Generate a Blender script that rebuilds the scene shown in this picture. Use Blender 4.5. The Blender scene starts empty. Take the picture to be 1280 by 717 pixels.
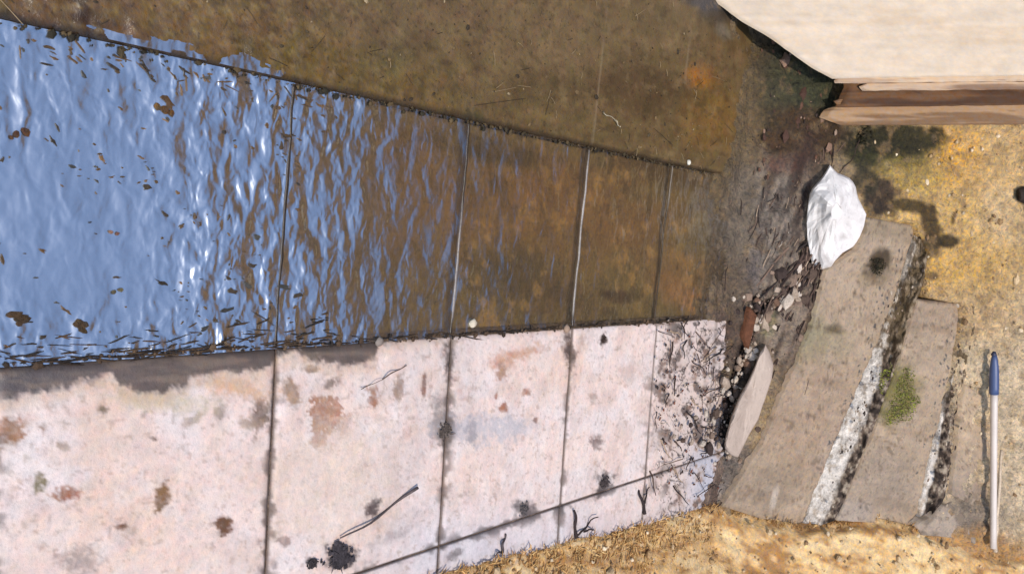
import bpy, math, random
import numpy as np
from mathutils import Matrix, Vector

random.seed(7)
rng = np.random.default_rng(7)
SC = bpy.context.scene
COL = SC.collection

# ------------------------------------------------------------------ camera
F, H = 1000.0, 2.4                       # focal length in photo pixels, eye height above the water
def nrm(v):
    v = np.array(v, float); return v / np.linalg.norm(v)
yc = nrm([890, -3, F]); xc = np.array([-0.086, 1, 0.0795]); xc = nrm(xc - yc * xc.dot(yc)); zc = np.cross(xc, yc)
RW = np.array([xc, yc, zc])              # camera (x right, y down, z forward) -> world
EYE = np.array([0, 0, H])
cam = bpy.data.cameras.new('camera'); co = bpy.data.objects.new('camera', cam); COL.objects.link(co)
m = np.eye(4); m[:3, 0] = RW[:, 0]; m[:3, 1] = -RW[:, 1]; m[:3, 2] = -RW[:, 2]; m[:3, 3] = EYE
co.matrix_world = Matrix(m.tolist())
cam.sensor_width = 36; cam.lens = F / 1280 * 36; cam.clip_start = 0.05; cam.clip_end = 2000
SC.camera = co

def ray(px, py):
    px = np.asarray(px, float); py = np.asarray(py, float)
    d = np.stack([(px - 640) / F, (py - 358.5) / F, np.ones_like(px)], -1)
    return d @ RW.T
def hit(px, py, nn, pp, h=0.0):
    d = ray(px, py); nn = np.asarray(nn); h = np.asarray(h, float)
    t = ((np.asarray(pp) - EYE) @ nn + h) / (d @ nn)
    return EYE + d * t[..., None], t
def pix(p):
    p = np.asarray(p, float) - EYE; c = p @ RW
    z = np.maximum(c[..., 2], 0.05)
    return 640 + F * c[..., 0] / z, 358.5 + F * c[..., 1] / z

# ------------------------------------------------------------------ planes of the place
XL1, XL2, XL3 = -0.402, 0.495, 1.405     # the long joints of the paving
FLAT_N, FLAT_P = np.array([0, 0, 1.0]), np.zeros(3)
SA = math.radians(1.6)                   # the dry side falls gently to the water
DRY_N, DRY_P = np.array([-math.sin(SA), 0, math.cos(SA)]), np.array([XL2, 0, 0.006])
E1 = nrm([2.773, 0.245, 0.0]); BASE = np.array([-1.034, 4.75, 0.0]); AWAY = np.array([-E1[1], E1[0], 0])
BT = math.radians(33)
E2 = AWAY * math.cos(BT) + np.array([0, 0, math.sin(BT)])
BN = np.cross(E1, E2)
def flat(px, py, h=0): return hit(px, py, FLAT_N, FLAT_P, h)[0]
def dry(px, py, h=0): return hit(px, py, DRY_N, DRY_P, h)[0]
def bank(px, py, h=0): return hit(px, py, BN, BASE, h)[0]
def ground(px, py, h=0):
    a, ta = hit(px, py, DRY_N, DRY_P, h); b, tb = hit(px, py, BN, BASE, h)
    ta = np.where(ta < 0, 1e9, ta); tb = np.where(tb < 0, 1e9, tb)
    return np.where((ta < tb)[..., None], a, b)

# ------------------------------------------------------------------ noise
def _h(ix, iy, s):
    a = (ix.astype(np.int64) * 374761393 + iy.astype(np.int64) * 668265263 + s * 144269) & 0xFFFFFFFF
    a = ((a ^ (a >> 13)) * 1274126177) & 0xFFFFFFFF
    a = (a ^ (a >> 16)) & 0xFFFFFFFF
    return a / 4294967295.0
def vn(x, y, s=0):
    ix, iy = np.floor(x), np.floor(y); fx, fy = x - ix, y - iy
    u = fx * fx * (3 - 2 * fx); v = fy * fy * (3 - 2 * fy)
    a = _h(ix, iy, s); b = _h(ix + 1, iy, s); c = _h(ix, iy + 1, s); d = _h(ix + 1, iy + 1, s)
    return (a * (1 - u) + b * u) * (1 - v) + (c * (1 - u) + d * u) * v
def fbm(x, y, s=0, o=4):
    t = 0; a = 0.5; n_ = 0
    for k in range(o):
        t = t + a * vn(x * 2 ** k + 17.3 * k, y * 2 ** k - 9.1 * k, s + k); n_ += a; a *= 0.55
    return t / n_
def sstep(a, b, x):
    t = np.clip((x - a) / (b - a), 0, 1); return t * t * (3 - 2 * t)
KA = 0.72
def lin(c):
    c = np.array(c, float) / 255
    return np.where(c <= 0.04045, c / 12.92, ((c + 0.055) / 1.055) ** 2.4)
def C(r, g, b, k=KA): return lin((r, g, b)) * k

# ------------------------------------------------------------------ mesh helpers
def prop(o, label=None, cat=None, group=None, kind=None):
    if label: o['label'] = label
    if cat: o['category'] = cat
    if group: o['group'] = group
    if kind: o['kind'] = kind
    return o
def mesh(name, V, Fc, mat, parent=None, col=None, rough=None, smooth=True, org=None):
    V = np.asarray(V, float).reshape(-1, 3)
    if parent is not None: org = np.array(parent.location) if parent.parent is None else np.array(parent.location) + np.array(parent.parent.location)
    elif org is None: org = np.array([(V[:, 0].min() + V[:, 0].max()) / 2, (V[:, 1].min() + V[:, 1].max()) / 2, V[:, 2].min()])
    me = bpy.data.meshes.new(name)
    me.from_pydata((V - org).tolist(), [], [list(map(int, q)) for q in Fc])
    if smooth: me.polygons.foreach_set('use_smooth', [True] * len(me.polygons))
    if col is not None:
        c = np.ones((len(V), 4)); c[:, :3] = col
        c[:, 3] = 0.8 if rough is None else rough
        at = me.color_attributes.new('tone', 'FLOAT_COLOR', 'POINT')
        at.data.foreach_set('color', c.ravel().astype(np.float32))
    me.update()
    me.materials.append(mat)
    o = bpy.data.objects.new(name, me); COL.objects.link(o)
    if parent is not None: o.parent = parent
    else: o.location = org.tolist()
    return o
def empty(name, loc):
    o = bpy.data.objects.new(name, None); COL.objects.link(o); o.location = [float(v) for v in loc]; o.empty_display_size = .1
    return o
def grid_faces(nu, nv, off=0):
    i, j = np.meshgrid(np.arange(nu - 1), np.arange(nv - 1), indexing='ij')
    a = (i * nv + j).ravel() + off
    return np.stack([a, a + nv, a + nv + 1, a + 1], -1)
def skirt(V, nu, nv, down):
    """close a grid downwards so that it is a solid piece"""
    idx = np.arange(nu * nv).reshape(nu, nv)
    loop = np.concatenate([idx[:, 0], idx[-1, 1:], idx[-2::-1, -1], idx[0, -2:0:-1]])
    V2 = V[loop] + down
    n0 = len(V); k = len(loop); fs = []
    for a in range(k):
        b = (a + 1) % k
        fs.append([loop[b], loop[a], n0 + a, n0 + b])
    fs.append([n0 + a for a in range(k)])
    return np.vstack([V, V2]), fs, loop
class MB:
    def __init__(s): s.v = []; s.f = []; s.c = []; s.n = 0
    def add(s, V, Fc, c):
        V = np.asarray(V, float); s.v.append(V); s.f += [[int(i) + s.n for i in q] for q in Fc]
        s.c.append(np.broadcast_to(np.asarray(c, float), V.shape)); s.n += len(V)
    def tube(s, pts, rad, c, k=5):
        pts = np.asarray(pts, float); n_ = len(pts); rad = np.broadcast_to(rad, (n_,))
        V = []
        for i in range(n_):
            t = nrm(pts[min(i + 1, n_ - 1)] - pts[max(i - 1, 0)] + 1e-9)
            a = np.cross(t, [0.13, 0.2, 1]); a = nrm(a); b = np.cross(t, a)
            for q in range(k):
                w = 2 * math.pi * q / k
                V.append(pts[i] + (a * math.cos(w) + b * math.sin(w)) * rad[i])
        Fc = []
        for i in range(n_ - 1):
            for q in range(k):
                Fc.append([i * k + q, i * k + (q + 1) % k, (i + 1) * k + (q + 1) % k, (i + 1) * k + q])
        Fc.append(list(range(k))[::-1]); Fc.append([(n_ - 1) * k + q for q in range(k)])
        s.add(V, Fc, c)
    def chip(s, p, r, c, flat_=0.5, k=7):
        """an irregular low pebble / clod"""
        a0 = random.random() * 6.3; V = []
        sx = r * random.uniform(.7, 1.5); sy = r * random.uniform(.6, 1.0); ro = random.random() * 3.14
        for (h, q) in ((-.4, .8), (.25, 1.0), (.8, .6)):
            for i in range(k):
                w = a0 + 6.283 * i / k; rr = q * random.uniform(.78, 1.2)
                x, y = math.cos(w) * rr * sx, math.sin(w) * rr * sy
                V.append([p[0] + x * math.cos(ro) - y * math.sin(ro), p[1] + x * math.sin(ro) + y * math.cos(ro), p[2] + h * r * flat_])
        V.append([p[0], p[1], p[2] + r * flat_])
        Fc = []
        for l in range(2):
            for i in range(k): Fc.append([l * k + i, l * k + (i + 1) % k, (l + 1) * k + (i + 1) % k, (l + 1) * k + i])
        for i in range(k): Fc.append([2 * k + i, 2 * k + (i + 1) % k, 3 * k])
        s.add(V, Fc, c)
    def build(s, name, mat, parent=None, rough=None, smooth=False, org=None):
        return mesh(name, np.vstack(s.v), s.f, mat, parent, np.vstack(s.c), rough, smooth, org)

# ------------------------------------------------------------------ materials
def material(name, amp=.35, scale=60, scale2=9, amp2=.25, bump=.25, bscale=90, bdist=.01, stretch=None, spec=.3, speck=0., speckscale=120, coarse=0., cscale=25, hue=0.):
    ma = bpy.data.materials.new(name); ma.use_nodes = True; nt = ma.node_tree; N = nt.nodes; L = nt.links
    bs = N['Principled BSDF']
    at = N.new('ShaderNodeAttribute'); at.attribute_name = 'tone'
    ge = N.new('ShaderNodeNewGeometry'); mp = N.new('ShaderNodeMapping'); L.new(ge.outputs['Position'], mp.inputs['Vector'])
    if stretch: mp.inputs['Scale'].default_value = stretch
    def noise(sc, det=6, ro=.65):
        t = N.new('ShaderNodeTexNoise'); t.inputs['Scale'].default_value = sc; t.inputs['Detail'].default_value = det; t.inputs['Roughness'].default_value = ro
        L.new(mp.outputs[0], t.inputs['Vector']); return t
    def mr(src, a, b, c, d):
        t = N.new('ShaderNodeMapRange'); L.new(src, t.inputs[0])
        for i, v in enumerate((a, b, c, d)): t.inputs[1 + i].default_value = v
        return t.outputs[0]
    def mul(a, b, op='MULTIPLY'):
        t = N.new('ShaderNodeMath'); t.operation = op; L.new(a, t.inputs[0])
        if isinstance(b, float): t.inputs[1].default_value = b
        else: L.new(b, t.inputs[1])
        return t.outputs[0]
    n1 = noise(scale); n2 = noise(scale2, 4)
    fac = mul(mr(n1.outputs[0], .28, .72, 1 - amp, 1 + amp), mr(n2.outputs[0], .3, .7, 1 - amp2, 1 + amp2))
    if speck:
        n3 = noise(speckscale, 3, .5)
        fac = mul(fac, mr(n3.outputs[0], .60, .68, 1., 1 - speck))
    vm = N.new('ShaderNodeVectorMath'); vm.operation = 'SCALE'; L.new(at.outputs['Color'], vm.inputs[0]); L.new(fac, vm.inputs['Scale'])
    last = vm.outputs[0]
    if hue:
        n5 = noise(scale2 * 3.1, 5)
        hs = N.new('ShaderNodeHueSaturation'); L.new(last, hs.inputs['Color'])
        L.new(mr(n5.outputs[0], .3, .7, .5 - hue, .5 + hue), hs.inputs['Hue'])
        L.new(mr(n1.outputs[0], .3, .7, .8, 1.2), hs.inputs['Saturation'])
        last = hs.outputs[0]
    L.new(last, bs.inputs['Base Color'])
    L.new(at.outputs['Alpha'], bs.inputs['Roughness'])
    bs.inputs['Specular IOR Level'].default_value = spec
    b1 = N.new('ShaderNodeBump'); b1.inputs['Strength'].default_value = bump; b1.inputs['Distance'].default_value = bdist
    nb = noise(bscale, 7, .7)
    if coarse:
        nc = noise(cscale, 5, .6)
        a = N.new('ShaderNodeMath'); a.operation = 'MULTIPLY_ADD'; L.new(nc.outputs[0], a.inputs[0]); a.inputs[1].default_value = coarse; L.new(nb.outputs[0], a.inputs[2])
        L.new(a.outputs[0], b1.inputs['Height'])
    else: L.new(nb.outputs[0], b1.inputs['Height'])
    L.new(b1.outputs[0], bs.inputs['Normal'])
    return ma

M_slab = material('pale_concrete', amp=.13, scale=42, amp2=.07, scale2=7, bump=.45, bscale=34, bdist=.010, speck=.10, speckscale=95, hue=.012)
M_floor = material('algae_floor', amp=.42, scale=55, amp2=.25, scale2=8, bump=.7, bscale=50, bdist=.012, hue=.008, speck=.4, speckscale=70)
M_wet = material('wet_concrete', amp=.22, scale=95, amp2=.2, scale2=7, bump=.45, bscale=60, bdist=.008, hue=.015, speck=.35, speckscale=60, spec=.5)
M_earth = material('earth', amp=.45, scale=42, amp2=.22, scale2=12, bump=1., bscale=30, bdist=.05, coarse=.6, cscale=15, hue=.012, speck=.35, speckscale=38)
M_straw = material('straw_soil', amp=.35, scale=50, amp2=.2, scale2=14, bump=.7, bscale=32, bdist=.03, coarse=.5, cscale=14, hue=.012)
M_step = material('worn_step', amp=.24, scale=45, amp2=.14, scale2=9, bump=.6, bscale=60, bdist=.008, hue=.012, speck=.25, speckscale=40)
M_crumb = material('crumbling_edge', amp=.22, scale=50, amp2=.3, scale2=20, bump=1., bscale=40, bdist=.03, coarse=.7, cscale=18, speck=.2, speckscale=30)
M_stone = material('white_stone', amp=.06, scale=50, amp2=.05, scale2=10, bump=.4, bscale=40, bdist=.01, coarse=.8, cscale=11, speck=.12, speckscale=26)
M_wood = material('weathered_wood', amp=.08, scale=7, amp2=.10, scale2=1.8, bump=.4, bscale=9, bdist=.008, stretch=(7, .22, 7), hue=.006)
M_twig = material('twig', amp=.3, scale=90, bump=.4, bscale=90)
M_grass = material('dry_grass', amp=.35, scale=60, bump=.1)
M_paint = material('painted_pole', amp=.06, scale=90, amp2=.05, bump=.08, bscale=80, spec=.5)
M_moss = material('moss', amp=.4, scale=90, amp2=.3, scale2=20, bump=1., bscale=70, bdist=.02, hue=.02)
M_hill = material('hillside', amp=.5, scale=4, amp2=.4, scale2=1.1, bump=.7, bscale=8, bdist=.1, hue=.02, speck=.4, speckscale=9)

def water_material():
    ma = bpy.data.materials.new('shallow_water'); ma.use_nodes = True; nt = ma.node_tree; N = nt.nodes; L = nt.links
    N.remove(N['Principled BSDF']); out = N['Material Output']
    gl = N.new('ShaderNodeBsdfGlossy'); gl.inputs['Roughness'].default_value = .27; gl.inputs['Color'].default_value = (.86, .90, .93, 1)
    tr = N.new('ShaderNodeBsdfTransparent'); tr.inputs['Color'].default_value = (.92, .90, .82, 1)
    mx = N.new('ShaderNodeMixShader')
    at = N.new('ShaderNodeAttribute'); at.attribute_name = 'tone'
    ge = N.new('ShaderNodeNewGeometry')
    def noise(scale, st, det, rot=0, ro=.5, dist=0.):
        mp = N.new('ShaderNodeMapping'); mp.inputs['Scale'].default_value = st; mp.inputs['Rotation'].default_value = (0, 0, rot)
        L.new(ge.outputs['Position'], mp.inputs['Vector'])
        t = N.new('ShaderNodeTexNoise'); t.inputs['Scale'].default_value = scale; t.inputs['Detail'].default_value = det; t.inputs['Roughness'].default_value = ro; t.inputs['Distortion'].default_value = dist
        L.new(mp.outputs[0], t.inputs['Vector']); return t.outputs[0]
    a = noise(12.5, (.55, 1, 1), 1.6, .12, .45, .5)
    b = noise(27, (.7, 1, 1), 1.5, -.3, .45, .3)
    ad = N.new('ShaderNodeMath'); ad.operation = 'MULTIPLY_ADD'; L.new(b, ad.inputs[0]); ad.inputs[1].default_value = .42
    c2 = noise(5.2, (.7, 1, 1), 1.5, .5, .5, .8); a2 = N.new('ShaderNodeMath'); a2.operation = 'MULTIPLY_ADD'; L.new(c2, a2.inputs[0]); a2.inputs[1].default_value = 1.1; L.new(a, a2.inputs[2]); L.new(a2.outputs[0], ad.inputs[2])
    ml = N.new('ShaderNodeMath'); ml.operation = 'MULTIPLY'; L.new(ad.outputs[0], ml.inputs[0]); L.new(at.outputs['Fac'], ml.inputs[1])
    bp = N.new('ShaderNodeBump'); bp.inputs['Strength'].default_value = 1; bp.inputs['Distance'].default_value = WAVE; L.new(ml.outputs[0], bp.inputs['Height'])
    sr = N.new('ShaderNodeSeparateColor'); L.new(at.outputs['Color'], sr.inputs[0]); L.new(sr.outputs[0], ml.inputs[1])
    L.new(bp.outputs[0], gl.inputs['Normal'])
    fr = N.new('ShaderNodeFresnel'); fr.inputs['IOR'].default_value = 1.33; L.new(bp.outputs[0], fr.inputs['Normal'])
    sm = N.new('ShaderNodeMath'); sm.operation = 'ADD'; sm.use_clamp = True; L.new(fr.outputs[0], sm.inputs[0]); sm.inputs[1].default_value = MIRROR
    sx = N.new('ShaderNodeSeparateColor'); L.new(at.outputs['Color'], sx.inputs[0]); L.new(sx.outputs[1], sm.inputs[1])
    L.new(sm.outputs[0], mx.inputs[0]); L.new(tr.outputs[0], mx.inputs[1]); L.new(gl.outputs[0], mx.inputs[2])
    L.new(mx.outputs[0], out.inputs['Surface'])
    return ma
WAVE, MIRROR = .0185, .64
M_water = water_material()

# ------------------------------------------------------------------ painter: soft-edged patches of colour (stains, moss, soil kinds)
def paint(px, py, base, blobs, seed=0, wob=.35, fs=.035):
    col = np.broadcast_to(np.asarray(base, float), px.shape + (3,)).copy()
    w1 = fbm(px * fs, py * fs, seed + 50, 4) - .5; w2 = fbm(px * fs * 3.5, py * fs * 3.5, seed + 70, 3) - .5
    for b in blobs:
        cx, cy, rx, ry, ang, c, st = b[:7]; soft = b[7] if len(b) > 7 else .3
        ca, sa = math.cos(math.radians(ang)), math.sin(math.radians(ang))
        dx, dy = px - cx, py - cy
        u = (dx * ca + dy * sa) / rx; v = (-dx * sa + dy * ca) / ry
        d = np.sqrt(u * u + v * v) + wob * 2.2 * w1 + wob * 1.6 * w2
        mk = (1 - sstep(1 - soft, 1 + soft, d)) * st
        col = col * (1 - mk[..., None]) + np.asarray(c) * mk[..., None]
    return col
def line_mask(px, py, a, b, w, seed=0, jag=3., fs=.06):
    a = np.array(a, float); b = np.array(b, float); d = b - a; L_ = np.hypot(*d); d /= L_
    t = (px - a[0]) * d[0] + (py - a[1]) * d[1]; s = (px - a[0]) * -d[1] + (py - a[1]) * d[0]
    s = s + (fbm(px * fs, py * fs, seed, 3) - .5) * jag * 2
    ww = w * (.45 + 1.1 * fbm(px * fs * .7, py * fs * .7, seed + 5, 2))
    return (1 - sstep(ww * .5, ww * 1.3, np.abs(s))) * sstep(-6, 4, t) * (1 - sstep(L_ - 4, L_ + 6, t))
def mixc(col, c, mk): return col * (1 - mk[..., None]) + np.asarray(c) * mk[..., None]
def interp_y(pts, x): 
    pts = np.array(pts, float); return np.interp(x, pts[:, 0], pts[:, 1])

# ================================================================== SETTING
# sky
w = bpy.data.worlds.new('World'); SC.world = w; w.use_nodes = True
sky = w.node_tree.nodes.new('ShaderNodeTexSky'); sky.sky_type = 'NISHITA'; sky.sun_disc = False
SUN = nrm([0.16, -0.52, 0.84])
el = math.asin(SUN[2]); az = math.atan2(SUN[0], SUN[1])
sky.sun_elevation = el; sky.sun_rotation = az; sky.air_density = 1.0; sky.dust_density = 1.0; sky.ozone_density = 2.6
bg = w.node_tree.nodes['Background']; bg.inputs['Strength'].default_value = .15
w.node_tree.links.new(sky.outputs[0], bg.inputs['Color'])
sl = bpy.data.lights.new('sun', 'SUN'); sl.energy = 2.0; sl.angle = math.radians(.6); sl.color = (1, .93, .83)
so = bpy.data.objects.new('sun', sl); COL.objects.link(so); so.rotation_euler = Vector((-SUN).tolist()).to_track_quat('-Z', 'Y').to_euler(); so.location = (SUN * 20).tolist()

# far ground sheet
def disc():
    V = []; rs = [0, 4, 8, 14, 25, 60, 160, 600]; k = 48
    for r in rs:
        for i in range(k):
            a = 6.2832 * i / k; x, y = r * math.cos(a), 3 + r * math.sin(a)
            V.append([x, y, -.22 + (0 if r < 9 else (fbm(np.array([x * .1]), np.array([y * .1]), 3)[0] - .5) * min(2, r * .03))])
    return np.array(V), [[i * k + j, i * k + (j + 1) % k, (i + 1) * k + (j + 1) % k, (i + 1) * k + j] for i in range(len(rs) - 1) for j in range(k)]
V, Fc = disc()
prop(mesh('ground', V, Fc, M_hill, col=C(150, 118, 75)), kind='structure')

# --- floor under the water (middle run of paving) and wet upper run
JY = [-0.2, 0.67, 1.52, 2.36, 3.20, 4.0, 4.72]
def pave_run(name, x0, x1, y0, y1, dx, zfun, colfun, mat, thick=.1, yjag=None):
    nu = int((x1 - x0) / dx) + 1; nv = int((y1 - y0) / dx) + 1
    X, Y = np.meshgrid(np.linspace(x0, x1, nu), np.linspace(y0, y1, nv), indexing='ij')
    if yjag is not None: Y = Y + yjag(X, Y)
    Z = zfun(X, Y); Vv = np.stack([X, Y, Z], -1).reshape(-1, 3); px, py = pix(Vv)
    col, ro = colfun(px, py, Vv)
    V2, fs, loop = skirt(Vv, nu, nv, np.array([0, 0, -thick]))
    col = np.vstack([col, col[loop]]); ro = np.concatenate([ro, ro[loop]])
    return mesh(name, V2, list(grid_faces(nu, nv)) + fs, mat, col=col, rough=ro)

def floor_col(px, py, V):
    x, y = V[:, 0], V[:, 1]
    col = paint(px, py, C(136, 114, 70), [
        (200, 300, 330, 220, 0, C(104, 82, 56), .8, .4),
        (520, 230, 90, 60, 80, C(140, 104, 62), .7, .6),
        (700, 235, 75, 42, 15, C(162, 118, 70), .85, .7),
        (660, 260, 110, 60, 10, C(146, 104, 58), .7, .7),
        (640, 340, 50, 30, 0, C(84, 72, 44), .9, .6),
        (690, 375, 60, 26, 0, C(96, 70, 32), .6, .5),
        (800, 280, 60, 30, -20, C(150, 110, 66), .7, .7),
        (850, 340, 60, 26, 20, C(150, 114, 74), .8, .7),
        (865, 375, 40, 16, 30, C(182, 132, 88), .8, .7),
        (770, 370, 20, 8, 10, C(70, 45, 28), .8, .4),
        (840, 205, 90, 26, 12, C(98, 68, 34), .7, .5),
        (915, 290, 28, 80, 5, C(122, 100, 76), .8, .5),
        (905, 370, 22, 34, 5, C(120, 104, 92), .8, .5),
        (620, 190, 70, 14, 12, C(62, 54, 30), .7, .5),
    ], 3)
    # filmy algae combed by the current
    st = fbm(px * .075 + .4 * py * .02, py * .03, 8, 4); s2 = fbm(px * .10 - py * .02, py * .06 + px * .02, 10, 3)
    col = col * (.45 + .75 * st + .45 * s2)[:, None]
    col = mixc(col, C(206, 160, 96), sstep(.55, .68, s2) * sstep(540, 600, px) * sstep(.42, .6, fbm(px * .018, py * .02, 12, 3)) * .5)
    col = mixc(col, C(58, 46, 24), sstep(.58, .7, st) * sstep(540, 600, px) * .6)
    for jy in JY:
        m_ = 1 - sstep(.006, .02, np.abs(y - jy + .01 * (fbm(x * 5, y * 5, 4) - .5))); col = mixc(col, C(48, 38, 24), .8 * m_)
    return col, np.full(len(x), .7)
def floor_z(x, y): return -.035 + .012 * (fbm(x * 6, y * 6, 5) - .5)
mf = pave_run('channel_floor', XL1 + .004, XL2 - .004, -4, 5.1, .009, floor_z, floor_col, M_floor)
prop(mf, kind='structure')

def upper_col(px, py, V):
    x, y = V[:, 0], V[:, 1]
    col = paint(px, py, C(122, 98, 62), [
        (180, 40, 260, 90, 12, C(128, 98, 58), .8, .5),
        (80, 40, 120, 30, 10, C(112, 84, 52), .8, .5),
        (430, 95, 130, 40, 10, C(124, 98, 50), .8, .5),
        (480, 70, 40, 24, 0, C(92, 84, 52), .5, .6),
        (560, 20, 160, 34, 0, C(130, 104, 72), .7, .6),
        (690, 60, 90, 60, 0, C(134, 108, 74), .7, .6),
        (800, 108, 60, 36, 10, C(98, 74, 46), .85, .5),
        (680, 110, 50, 26, 0, C(98, 78, 46), .6, .5),
        (590, 150, 14, 14, 0, C(70, 66, 40), .8, .5),
        (876, 96, 18, 13, 20, C(190, 120, 48), .95, .6),
        (893, 150, 34, 40, 10, C(142, 104, 52), .8, .6),
        (905, 60, 40, 40, 0, C(128, 100, 66), .7, .6),
        (900, 14, 26, 20, 0, C(78, 70, 62), .8, .5),
        (880, 4, 30, 8, 10, C(66, 70, 80), .7, .4),
        (905, 40, 12, 8, 40, C(150, 134, 110), .8, .6),
        (110, 25, 16, 40, -20, C(74, 54, 34), .8, .4),
        (250, 100, 130, 16, 15, C(84, 78, 72), .6, .5),
    ], 13)
    mott = .6 * fbm(px * .05, py * .07, 17, 4) + .4 * fbm(px * .17, py * .2, 18, 3); big = sstep(640, 250, px)
    col = col * (1 + (mott - .5) * (.8 + .6 * big))[:, None]
    col = mixc(col, C(80, 64, 40), sstep(.6, .7, fbm(px * .11, py * .13, 20, 3)) * .45); col = mixc(col, C(150, 122, 84), sstep(.62, .72, fbm(px * .13, py * .12, 22, 3)) * .4)
    fl = sstep(.60, .70, fbm(px * .09 + py * .05, py * .16, 19, 3)) * big
    col = mixc(col, C(176, 146, 96), fl * .45)
    for jy in JY:
        m_ = (1 - sstep(.003, .012, np.abs(y - jy + .012 * (fbm(x * 5, y * 5, 4) - .5)))) * sstep(-1.3, -.9, x + .5 * (fbm(x * 3, y * 3, 24) - .5))
        lt = jy > 2.8
        col = mixc(col, C(172, 150, 116) if lt else C(84, 74, 44), m_ * (.42 if lt else .3) * sstep(.4, .6, fbm(x * 4, y * 1., 25, 3)))
    m_ = 1 - sstep(.004, .03, np.abs(x - XL1 + .004)); col = mixc(col, C(52, 38, 24), .9 * m_)
    wetm = (1 - sstep(0, .34, XL1 - x + .3 * (fbm(px * .03, py * .05, 9) - .5))) * sstep(480, 250, px)
    col = col * .76
    ro = .34 - .18 * wetm + .15 * (mott - .5)
    return col, np.clip(ro, .1, 1)
def upper_z(x, y):
    d = XL1 - x
    return .016 + .018 * d + .006 * (fbm(x * 9, y * 9, 6) - .5) - .012 * (1 - sstep(0, .03, d)) + .02 * (fbm(x * 14, y * 22, 61) - .5) * sstep(2.2, 1.2, y) * (1 - sstep(.05, .4, d))
prop(pave_run('wet_pavement', -2.6, XL1 - .006, -4, 5.1, .012, upper_z, upper_col, M_wet), kind='structure')

# earth that shows in the joints of the dry slabs
def sub_col(px, py, V): return mixc(np.broadcast_to(C(128, 106, 92), V.shape), C(176, 150, 130), sstep(.5, .65, fbm(px * .08, py * .08, 79, 3))), np.full(len(V), .95)
prop(pave_run('soil_bed', XL2 - .02, 3.4, -4, 5.6, .06, lambda x, y: -.007 + (x - XL2) * math.tan(SA) + 0 * y, sub_col, M_earth, .25), kind='structure')

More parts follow.
